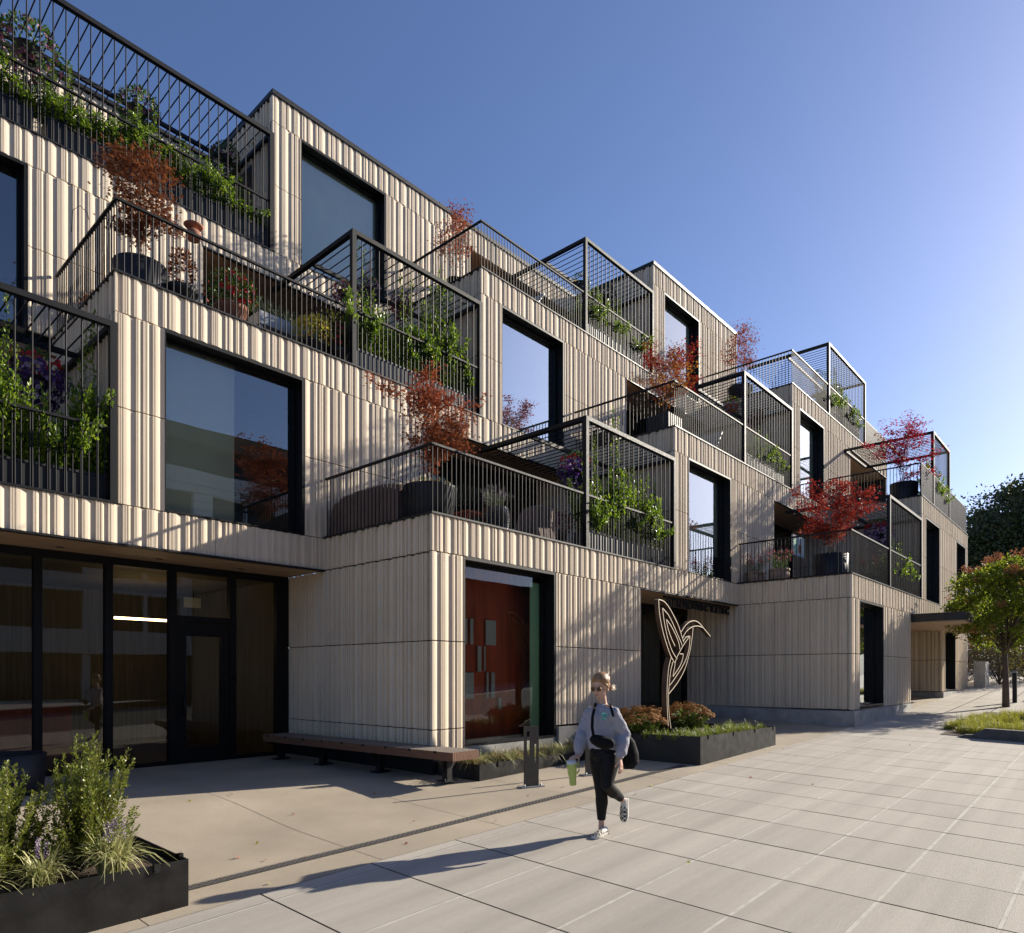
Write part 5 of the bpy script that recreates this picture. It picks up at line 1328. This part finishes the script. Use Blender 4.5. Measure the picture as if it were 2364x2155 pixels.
M['shoew'] = mat('white_rubber', (.62, .60, .56), .6)
M['lips'] = mat('lips', (.42, .14, .12), .5)
def checkmat():
    m = bpy.data.materials.new('checkerboard_canvas'); m.use_nodes = True; nt = m.node_tree; b = nt.nodes['Principled BSDF']
    tc = nt.nodes.new('ShaderNodeTexCoord'); ck = nt.nodes.new('ShaderNodeTexChecker'); ck.inputs['Scale'].default_value = 44
    mp = nt.nodes.new('ShaderNodeMapping'); mp.inputs['Rotation'].default_value = (0, 0, math.radians(12)); nt.links.new(tc.outputs['Object'], mp.inputs[0])
    ck.inputs[1].default_value = (.62, .58, .50, 1); ck.inputs[2].default_value = (.02, .02, .02, 1); nt.links.new(mp.outputs[0], ck.inputs[0]); nt.links.new(ck.outputs[0], b.inputs['Base Color']); b.inputs['Roughness'].default_value = .8
    return m
M['check'] = checkmat()
ORG = Vector((5.98, 4.2, gz(5.9, 4.14)))
FW = Vector((-1, 0, 0)); LF = Vector((0, -1, 0)); UP = Vector((0, 0, 1))
def loft(mb, cs, rs, wide=LF, n=18, m=0):
    """closed limb: centres, (half width along 'wide', half depth) per ring"""
    cs = [Vector(c) - ORG for c in cs]; N = len(cs); b = len(mb.v)
    for i, c in enumerate(cs):
        t = (cs[min(i+1, N-1)]-cs[max(i-1, 0)]).normalized(); a = (wide - t*wide.dot(t)).normalized(); d = t.cross(a)
        ra, rb = rs[i] if isinstance(rs[i], tuple) else (rs[i], rs[i])
        for k in range(n):
            q = 2*math.pi*k/n; mb.v.append(tuple(c + a*ra*math.cos(q) + d*rb*math.sin(q)))
    for i in range(N-1):
        for k in range(n): mb.f.append([b+i*n+k, b+i*n+(k+1) % n, b+(i+1)*n+(k+1) % n, b+(i+1)*n+k]); mb.m.append(m); mb.sm.append(True)
    mb.f.append([b+k for k in range(n)][::-1]); mb.m.append(m); mb.sm.append(True)
    mb.f.append([b+(N-1)*n+k for k in range(n)]); mb.m.append(m); mb.sm.append(True)
def ball(mb, c, r, ax=None):
    r = r if isinstance(r, tuple) else (r,)*3
    k = 1.1 if ax is not None else 1
    mb.ellip(Vector(c)-ORG, r[0]*k, r[1]*k, r[2]*k, 18, 12, ax=ax)
def fuse(o, vox, it=4, fac=.5):
    r = o.modifiers.new('fuse', 'REMESH'); r.mode = 'VOXEL'; r.voxel_size = vox; r.use_smooth_shade = True
    s = o.modifiers.new('soft', 'SMOOTH'); s.iterations = it; s.factor = fac
def mid(a, b, t): return Vector(a)*(1-t)+Vector(b)*t
J = dict(
 pel=P3(1395, 1740, 7.25), waist=P3(1390, 1706, 7.25), chest=P3(1390, 1662, 7.24), neck0=P3(1391, 1627, 7.25), neck1=P3(1388, 1606, 7.23),
 shL=P3(1416, 1646, 7.12), shR=P3(1365, 1644, 7.37), elL=P3(1441, 1696, 7.16), elR=P3(1345, 1690, 7.38), wrL=P3(1431, 1752, 7.04), wrR=P3(1334, 1745, 7.22),
 hipR=P3(1384, 1748, 7.31), knR=P3(1387.5, 1823, 7.26), anR=P3(1388.5, 1905, 7.27),
 hipL=P3(1408, 1748, 7.20), knL=P3(1401, 1812, 7.10), anL=P3(1438, 1848, 7.38))
body = MB()
# legs (skin) , torso core, arms
loft(body, [J['hipR'], J['knR'], mid(J['knR'], J['anR'], .3), mid(J['knR'], J['anR'], .75), J['anR'], J['anR']-UP*.05], [.07, .040, .040, .028, .031, .034])
loft(body, [J['hipL'], J['knL'], mid(J['knL'], J['anL'], .3), mid(J['knL'], J['anL'], .75), J['anL']], [.07, .040, .040, .028, .031])
loft(body, [J['pel']-UP*.04, J['pel'], J['waist'], J['chest'], J['neck0']-UP*.05, J['neck0']], [(.13, .09), (.15, .10), (.115, .085), (.14, .10), (.12, .08), (.06, .055)])
loft(body, [J['neck0']-UP*.05, J['neck0'], J['neck1'], J['neck1']+UP*.04], [.058, .051, .050, .055])
for s in 'LR':
    loft(body, [J['neck0']-UP*.04, mid(J['neck0'], J['sh'+s], .6)-UP*.0, J['sh'+s], mid(J['sh'+s], J['el'+s], .5), J['el'+s], mid(J['el'+s], J['wr'+s], .35), J['wr'+s]], [.05, .05, .052, .042, .036, .036, .024], wide=FW)
# head: forward HFv, tilted a little down
HF = Vector((-.97, -.10, -.20)).normalized(); HL = UP.cross(HF).normalized(); HL = HL if HL.dot(LF) > 0 else -HL; HU = HF.cross(HL); HU = HU if HU.z > 0 else -HU
HC = P3(1386, 1584, 7.22); AX = (HF, HL, HU)
HS = 1.1
def hp(f, l, u): return HC + (HF*f + HL*l + HU*u)*HS
ball(body, hp(-.012, 0, .022), (.093, .072, .088), AX)      # skull
ball(body, hp(.022, 0, -.045), (.062, .056, .066), AX)      # face
ball(body, hp(.048, 0, -.092), (.028, .024, .022), AX)      # chin
loft(body, [hp(-.02, 0, -.06), hp(.035, 0, -.098)], [(.048, .03), (.02, .018)], wide=HL)   # jaw
loft(body, [hp(.078, 0, .0), hp(.093, 0, -.026), hp(.101, 0, -.042), hp(.08, 0, -.052)], [.010, .012, .014, .010], wide=HL, n=10)   # nose
for s in (-1, 1):
    ball(body, hp(.058, s*.030, -.040), (.024, .020, .022), AX)                            # cheek
    ball(body, hp(-.012, s*.071, -.028), (.018, .008, .028), AX)                           # ear
ball(body, hp(.079, 0, -.068), (.010, .020, .005), AX); ball(body, hp(.077, 0, -.077), (.010, .016, .006), AX)
# hands: palm, four unequal bent fingers, thumb from the side
def hand(wr, d, pn, thumb_side, curl, sc=1.0, grip=False):
    """wr wrist, d direction of the fingers, pn palm normal (the way the fingers curl), thumb_side = direction of the thumb edge"""
    d = d.normalized(); pn = (pn-d*pn.dot(d)).normalized(); ts = (thumb_side-d*thumb_side.dot(d)-pn*thumb_side.dot(pn)).normalized()
    wr = Vector(wr)
    loft(body, [wr-d*.02, wr+d*.015*sc, wr+d*.05*sc, wr+d*.082*sc], [(.024, .018), (.030, .017), (.038, .015), (.036, .012)], wide=ts, n=14)
    for i, (off, L, sp) in enumerate(((.027, .070, .10), (.009, .078, .02), (-.009, .073, -.05), (-.026, .056, -.13))):
        p = wr+d*.078*sc+ts*off*sc; dd = (d+ts*sp).normalized(); pts = [p-dd*.02]; q = p
        for k, fr in enumerate((.42, .32, .26)):
            an = curl*(.35, 1.0, .8)[k]; ax_ = dd*math.cos(an)+pn*math.sin(an)
            q = q + ax_*L*fr*sc; pts.append(q); 
            pn2 = pn*math.cos(an)-dd*math.sin(an); dd, pn_ = ax_, pn2
            if k < 2: pass
        loft(body, pts, [.0092*sc, .0088*sc, .008*sc, .0068*sc], wide=ts, n=10)
    p = wr+d*.022*sc+ts*.026*sc; d1 = (d*.65+ts*.62+pn*.42).normalized(); d2 = (d*.85+ts*.2+pn*.5).normalized()
    loft(body, [p-d1*.012, p+d1*.028*sc, p+d1*.046*sc+d2*.012, p+d1*.046*sc+d2*.034*sc], [.013, .0108, .0098, .008], wide=pn, n=10)
hand(J['wrL'], (P3(1437, 1790, 7.0)-J['wrL']), -LF*1.0+FW*.1, FW, .38, 1.02)
TUM = P3(1323, 1757, 7.16)        # centre of the tumbler lid
hand(J['wrR'], (TUM+Vector((.02, .0, .035))-J['wrR']), Vector((-.25, .1, -1)), FW*.4+LF*.9, .75, .98)
bo = body.build('person', M['skin']); bo.location = ORG; fuse(bo, .0048, 3, .45)
tag(bo, 'blonde woman in grey sweatshirt and black leggings walking with a lime tumbler', 'person')
def wear(mb, name, m, vox=None, it=4, fac=.5):
    o = mb.build(name, m, bo)
    if vox: fuse(o, vox, it, fac)
    return o
# hair
h = MB(); ball(h, hp(-.022, 0, .040), (.097, .081, .086), AX); ball(h, hp(-.055, 0, -.005), (.060, .074, .078), AX)
ball(h, hp(-.092, .01, .052), (.036, .038, .036), AX)      # bun
for i in range(26):
    a = U(-1, 1); b = U(-1, 1); p = hp(-.10, .012+a*.02, .055+b*.02); e = p - HF*U(.02, .05)+HL*a*.05+HU*(b*.05+.02)
    loft(h, [p, mid(p, e, .6)+HU*.006, e], [.006, .004, .0015], n=6)
for s in (-1, 1):
    loft(h, [hp(.07, s*.012, .082), hp(.052, s*.052, .052), hp(.012, s*.076, .012), hp(-.03, s*.074, -.03)], [.006, .009, .010, .010], wide=HU, n=10)
for i in range(170):
    t = U(-1.45, 1.45); s0 = Vector((.9*math.cos(t), math.sin(t), U(.25, .75)-abs(math.sin(t))*.45)).normalized(); e0 = Vector((-.95, .12, .15)).normalized(); up0 = Vector((0, s0.y*.5, 1 if abs(t) < 1 else .35)); pp = []
    for k in range(9):
        q = k/8; v = (s0*(1-q)**2+up0*(1.1*q*(1-q))+e0*q*q).normalized(); wv = 1.015+.012*math.sin(k*1.3+i); pp.append(hp(-.022, 0, .040)+(HF*v.x*.098+HL*v.y*.082+HU*v.z*.087)*1.1*wv)
    loft(h, pp, [.0022, .0042, .0052, .0055, .0055, .0052, .0048, .004, .003], n=5)
wear(h, 'hair', M['hair'], .0055, 2, .5)
h = MB()
random.seed(44)
for i in range(16):
    p = hp(-.055+U(-.01, .01), .066+U(-.012, .01), -.03+U(-.02, .02)); e = p - HF*U(.06, .12) + HU*U(-.03, .015)+HL*U(.0, .03)
    loft(h, [p, mid(p, e, .5)-HU*.014, e+HU*.008], [.0065, .0045, .001], n=5)
wear(h, 'loose_strands', M['hair'])
# brows, mouth
h = MB()
for s in (-1, 1): loft(h, [hp(.072, s*.012, .012), hp(.070, s*.03, .017), hp(.058, s*.048, .010)], [.0035, .0035, .002], n=6)
wear(h, 'eyebrows', M['hair'])
h = MB(); ball(h, hp(.0875, 0, -.0665), (.004, .016, .0035), AX); ball(h, hp(.0845, 0, -.0735), (.004, .013, .004), AX); wear(h, 'lips', M['lips'])
# sunglasses
h = MB()
def disc(mb, c, nrm, r, m, th=.004, w=1.0):
    nrm = nrm.normalized(); a = HL; a = (a-nrm*a.dot(nrm)).normalized(); b = nrm.cross(a); n = 20; c = Vector(c)-ORG
    for s, rr, mm in ((0, r, 0),):
        vs = [c+(a*math.cos(2*math.pi*k/n)*w+b*math.sin(2*math.pi*k/n))*rr+nrm*th for k in range(n)]+[c+(a*math.cos(2*math.pi*k/n)*w+b*math.sin(2*math.pi*k/n))*rr-nrm*th for k in range(n)]
        mb.add(vs, [tuple(range(n)), tuple(range(2*n-1, n-1, -1))]+[(k, n+k, n+(k+1) % n, (k+1) % n) for k in range(n)], m)
for s in (-1, 1):
    c = hp(.094, s*.033, -.012); nr = HF+HL*s*.18
    disc(h, c, nr, .0238, 0, .0015, 1.06); disc(h, c-HF*.002, nr, .0256, 1, .0012, 1.06)
    loft(h, [hp(.090, s*.060, -.004), hp(.03, s*.074, .0), hp(-.02, s*.077, -.006)], [.0018]*3, n=6, m=1)
loft(h, [hp(.099, .010, -.006), hp(.099, -.010, -.006)], [.0018]*2, n=6, m=1, wide=HU)
wear(h, 'sunglasses', [M['lens'], M['gold']])
# sweatshirt
s_ = MB()
loft(s_, [J['pel']+UP*.035+FW*.01, J['pel']+UP*.06, J['waist']+UP*.0, mid(J['waist'], J['chest'], .6), J['chest']+UP*.03, J['neck0']-UP*.052, J['neck0']-UP*.012, J['neck0']+UP*.004], [(.150, .115), (.172, .134), (.172, .134), (.176, .132), (.178, .126), (.155, .105), (.088, .078), (.066, .062)])
for s in 'LR':
    S, E_, W_ = J['sh'+s], J['el'+s], J['wr'+s]
    cs = [mid(J['neck0'], S, .3)-UP*.045, mid(J['neck0'], S, .72)-UP*.028, S, mid(S, E_, .35), mid(S, E_, .75), E_, mid(E_, W_, .3), mid(E_, W_, .62), mid(E_, W_, .82), mid(E_, W_, .90), mid(E_, W_, .98)]
    loft(s_, cs, [.070, .069, .071, .070, .067, .067, .066, .062, .056, .039, .037], wide=FW)
    # soft folds at the elbow and the cuff
    for t, r in ((.12, .072), (.45, .066), (.7, .060)):
        c = mid(E_, W_, t); loft(s_, [c-FW*.035+UP*.012, c, c+FW*.035-UP*.012], [.03, r*.98, .03], wide=LF)
o = wear(s_, 'sweatshirt', M['sweat'], .007, 5, .5)
dt = bpy.data.textures.new('cloth_folds', 'CLOUDS'); dt.noise_scale = .075; dt.noise_depth = 2
dm = o.modifiers.new('folds', 'DISPLACE'); dm.texture = dt; dm.strength = .026; dm.mid_level = .5
# chest print: plain mint marks, on the wearer's left chest
h = MB(); cpt = P3(1393, 1653, 7.0) - ORG
def pr(x0, x1, z0, z1): 
    rr = Vector((sA, -cA, 0)); mbx = cpt + rr*((x0+x1)/2) + UP*((z0+z1)/2); h.obox(mbx, rr*(x1-x0)/2, Vector((cA, sA, 0))*.03, UP*(z1-z0)/2)
pr(-.02, .014, .020, .026); pr(-.02, -.013, .004, .026); pr(-.02, .014, .002, .008); pr(.008, .014, -.016, .008); pr(-.012, .014, -.016, -.010); pr(.018, .026, -.016, .030); pr(-.026, .026, -.032, -.027); pr(-.022, .020, -.039, -.035)
o = h.build('chest_print', M['mintp'], bo)
sh = o.modifiers.new('wrap', 'SHRINKWRAP'); sh.target = [c for c in bo.children if c.name.startswith('sweatshirt')][0]; sh.wrap_method = 'PROJECT'; sh.use_negative_direction = True; sh.use_positive_direction = True; sh.offset = .002
bpy.data.objects[o.name].modifiers.remove(sh)
# leggings
l_ = MB()
loft(l_, [J['pel']+UP*.09, J['pel']+UP*.03, J['pel']-UP*.03, J['pel']-UP*.075], [(.140, .105), (.163, .122), (.168, .125), (.13, .11)])
for s, up in (('R', 0), ('L', 0)):
    H_, K, A = J['hip'+s], J['kn'+s], J['an'+s]; back = -FW
    cs = [H_+UP*.02, mid(H_, K, .25), mid(H_, K, .6), mid(H_, K, .88), K, mid(K, A, .18)+back*.008, mid(K, A, .36)+back*.012, mid(K, A, .62)+back*.004, mid(K, A, .86)]
    if s == 'L': cs[5:8] = [mid(K, A, .18)-UP*.006, mid(K, A, .36)-UP*.010, mid(K, A, .62)]
    loft(l_, cs, [(.100, .118), (.100, .112), (.082, .090), (.068, .074), (.064, .070), (.061, .068), (.065, .071), (.052, .055), (.043, .045)])
wear(l_, 'leggings', M['legg'], .006, 4, .5)
# shoes
def shoe(heel, toe, upv, name='shoe'):
    d = (toe-heel); L = d.length; d = d.normalized(); upv = (upv-d*upv.dot(d)).normalized(); s = d.cross(upv)
    def q(a, l, u): return heel+d*(a*L)+s*l+upv*u - ORG
    st = [(0, .030, .075), (.06, .036, .078), (.2, .038, .072), (.36, .040, .062), (.5, .043, .066), (.66, .048, .056), (.82, .047, .044), (.94, .036, .034), (1.0, .016, .024)]
    so_ = MB(); up_ = MB(); n = 12
    for mbx, lo, top in ((so_, 0, .026), (up_, .022, None)):
        b = len(mbx.v); ext = 1.06 if mbx is so_ else 1.0
        for (a, w, h_) in st:
            for k in range(n):
                qq = 2*math.pi*k/n; zz = (math.sin(qq)+1)/2; hh = top if top else h_
                x = math.cos(qq)*w*ext*(1 if mbx is so_ else (1-.42*zz**2)); 
                if mbx is so_: zz = 1 if math.sin(qq) > 0 else 0
                mbx.v.append(tuple(q(a*1.02-.01 if mbx is so_ else a, x, lo+(hh-lo)*zz)))
        for i in range(len(st)-1):
            for k in range(n):
                mm = 0
                if mbx is up_: mm = 0 if (.28 < (st[i][0]+st[i+1][0])/2) else 1
                mbx.f.append([b+i*n+k, b+(i+1)*n+k, b+(i+1)*n+(k+1) % n, b+i*n+(k+1) % n]); mbx.m.append(mm); mbx.sm.append(mbx is up_)
        mbx.f.append([b+k for k in range(n)]); mbx.m.append(0); mbx.sm.append(False); mbx.f.append([b+(len(st)-1)*n+k for k in range(n)][::-1]); mbx.m.append(0); mbx.sm.append(False)
    o = up_.build(name, [M['check'], M['shoew']], bo); so_.build('sole', M['shoew'], o)
heelR = P3(1399, 1925, 7.24); heelR.z = gz(heelR.x, heelR.y)+.004; toeR = heelR + Vector((-.255, -.02, 0)); toeR.z = gz(toeR.x, toeR.y)+.004
shoe(heelR, toeR, UP)
heelL = J['anL'] + (Vector((.055, .0, .015))); toeL = heelL + Vector((-.055, -.02, -.245)); shoe(heelL, toeL, Vector((-1, -.1, .2)))
# ---- things she carries
bag = thing('crossbody_bag', 'small black belt bag worn across the chest of the walking woman on a wide strap', 'bag', ORG)
h = MB(); c0 = P3(1390, 1713, 6.98)
rr = Vector((sA, -cA, 0)); dn = Vector((0, 0, 1))
def bl(mb, c, rx, ry, rz, tilt=0):
    a = (rr*math.cos(tilt)-UP*math.sin(tilt)); b = UP*math.cos(tilt)+rr*math.sin(tilt); d = a.cross(b)
    mb.ellip(Vector(c)-ORG, rx, ry, rz, 20, 12, ax=(a, d, b))
loft(h, [c0-rr*.115+UP*.045, c0-rr*.09+UP*.03, c0-rr*.03+UP*.005, c0+rr*.05-UP*.018, c0+rr*.105-UP*.010, c0+rr*.125], [(.028, .03), (.05, .042), (.066, .052), (.068, .052), (.05, .04), (.022, .02)], wide=UP)
o = h.build('pouch', M['strap'], bag); fuse(o, .006, 3, .5)
def strap(mb, pts, w, face=None):
    pts = [Vector(p)-ORG for p in pts]; f = face or Vector((-cA, -sA, 0)); n = len(pts)
    vs = []
    for i, p in enumerate(pts):
        t = (pts[min(i+1, n-1)]-pts[max(i-1, 0)]).normalized(); s = t.cross(f).normalized()*w/2
        for e in (0, -.004): vs += [p-s+f*e, p+s+f*e]
    fs = []
    for i in range(n-1):
        a, b = 4*i, 4*i+4; fs += [(a, a+1, b+1, b), (a+2, b+2, b+3, a+3), (a, b, b+2, a+2), (a+1, a+3, b+3, b+1)]
    mb.add(vs, fs)
h = MB(); strap(h, [P3(1377, 1624, 7.24), P3(1374.5, 1627, 7.165), P3(1372, 1637, 7.11), P3(1368, 1655, 7.06), P3(1367, 1680, 7.05), P3(1370, 1697, 7.02)], .030); h.build('strap', M['strap'], bag)
bp_ = thing('shoulder_bag', 'black backpack hanging behind the left arm of the walking woman', 'bag', ORG)
h = MB(); bc = P3(1450, 1740, 7.42)
loft(h, [bc+UP*.20-rr*.03, bc+UP*.12-rr*.01, bc, bc-UP*.10, bc-UP*.165], [(.04, .03), (.085, .06), (.115, .085), (.12, .09), (.06, .05)], wide=rr)
o = h.build('sack', M['strap'], bp_); fuse(o, .009, 4, .5)
h = MB(); strap(h, [P3(1407, 1622, 7.2), P3(1408, 1626, 7.125), P3(1410, 1632, 7.08), P3(1412, 1640, 7.04), P3(1416, 1655, 7.03)], .024)
loft(h, [P3(1449, 1688, 7.3), P3(1458, 1715, 7.28), P3(1467, 1752, 7.28), P3(1466, 1760, 7.28)], [.003]*4, n=6); h.build('strap', M['strap'], bp_)
tm = thing('tumbler', 'lime green insulated tumbler with handle carried in the right hand of the walking woman', 'tumbler', TUM - Vector((0, 0, .25)), 0)
tm.rotation_euler = (math.radians(2), math.radians(-9), 0)
h = MB(); h.lathe([(0, .0), (.034, .0), (.036, .01), (.038, .095), (.046, .115), (.052, .225), (.052, .23), (0, .23)], 28); h.build('cup', M['lime'], tm)
h = MB(); h.lathe([(.0, .262), (.035, .264), (.050, .258), (.053, .232), (.05, .228), (0, .228)], 28); h.build('lid', M['lid'], tm)
h = MB(); h.tube([(.045, -.01, .215), (.088, -.02, .212), (.096, -.02, .18), (.092, -.02, .13), (.07, -.015, .112), (.045, -.01, .112)], .008, 8); h.build('handle', M['lime'], tm)
h = MB(); h.tube([(-.01, 0, .255), (-.012, 0, .275)], .004, 6); h.build('straw', M['lid'], tm)
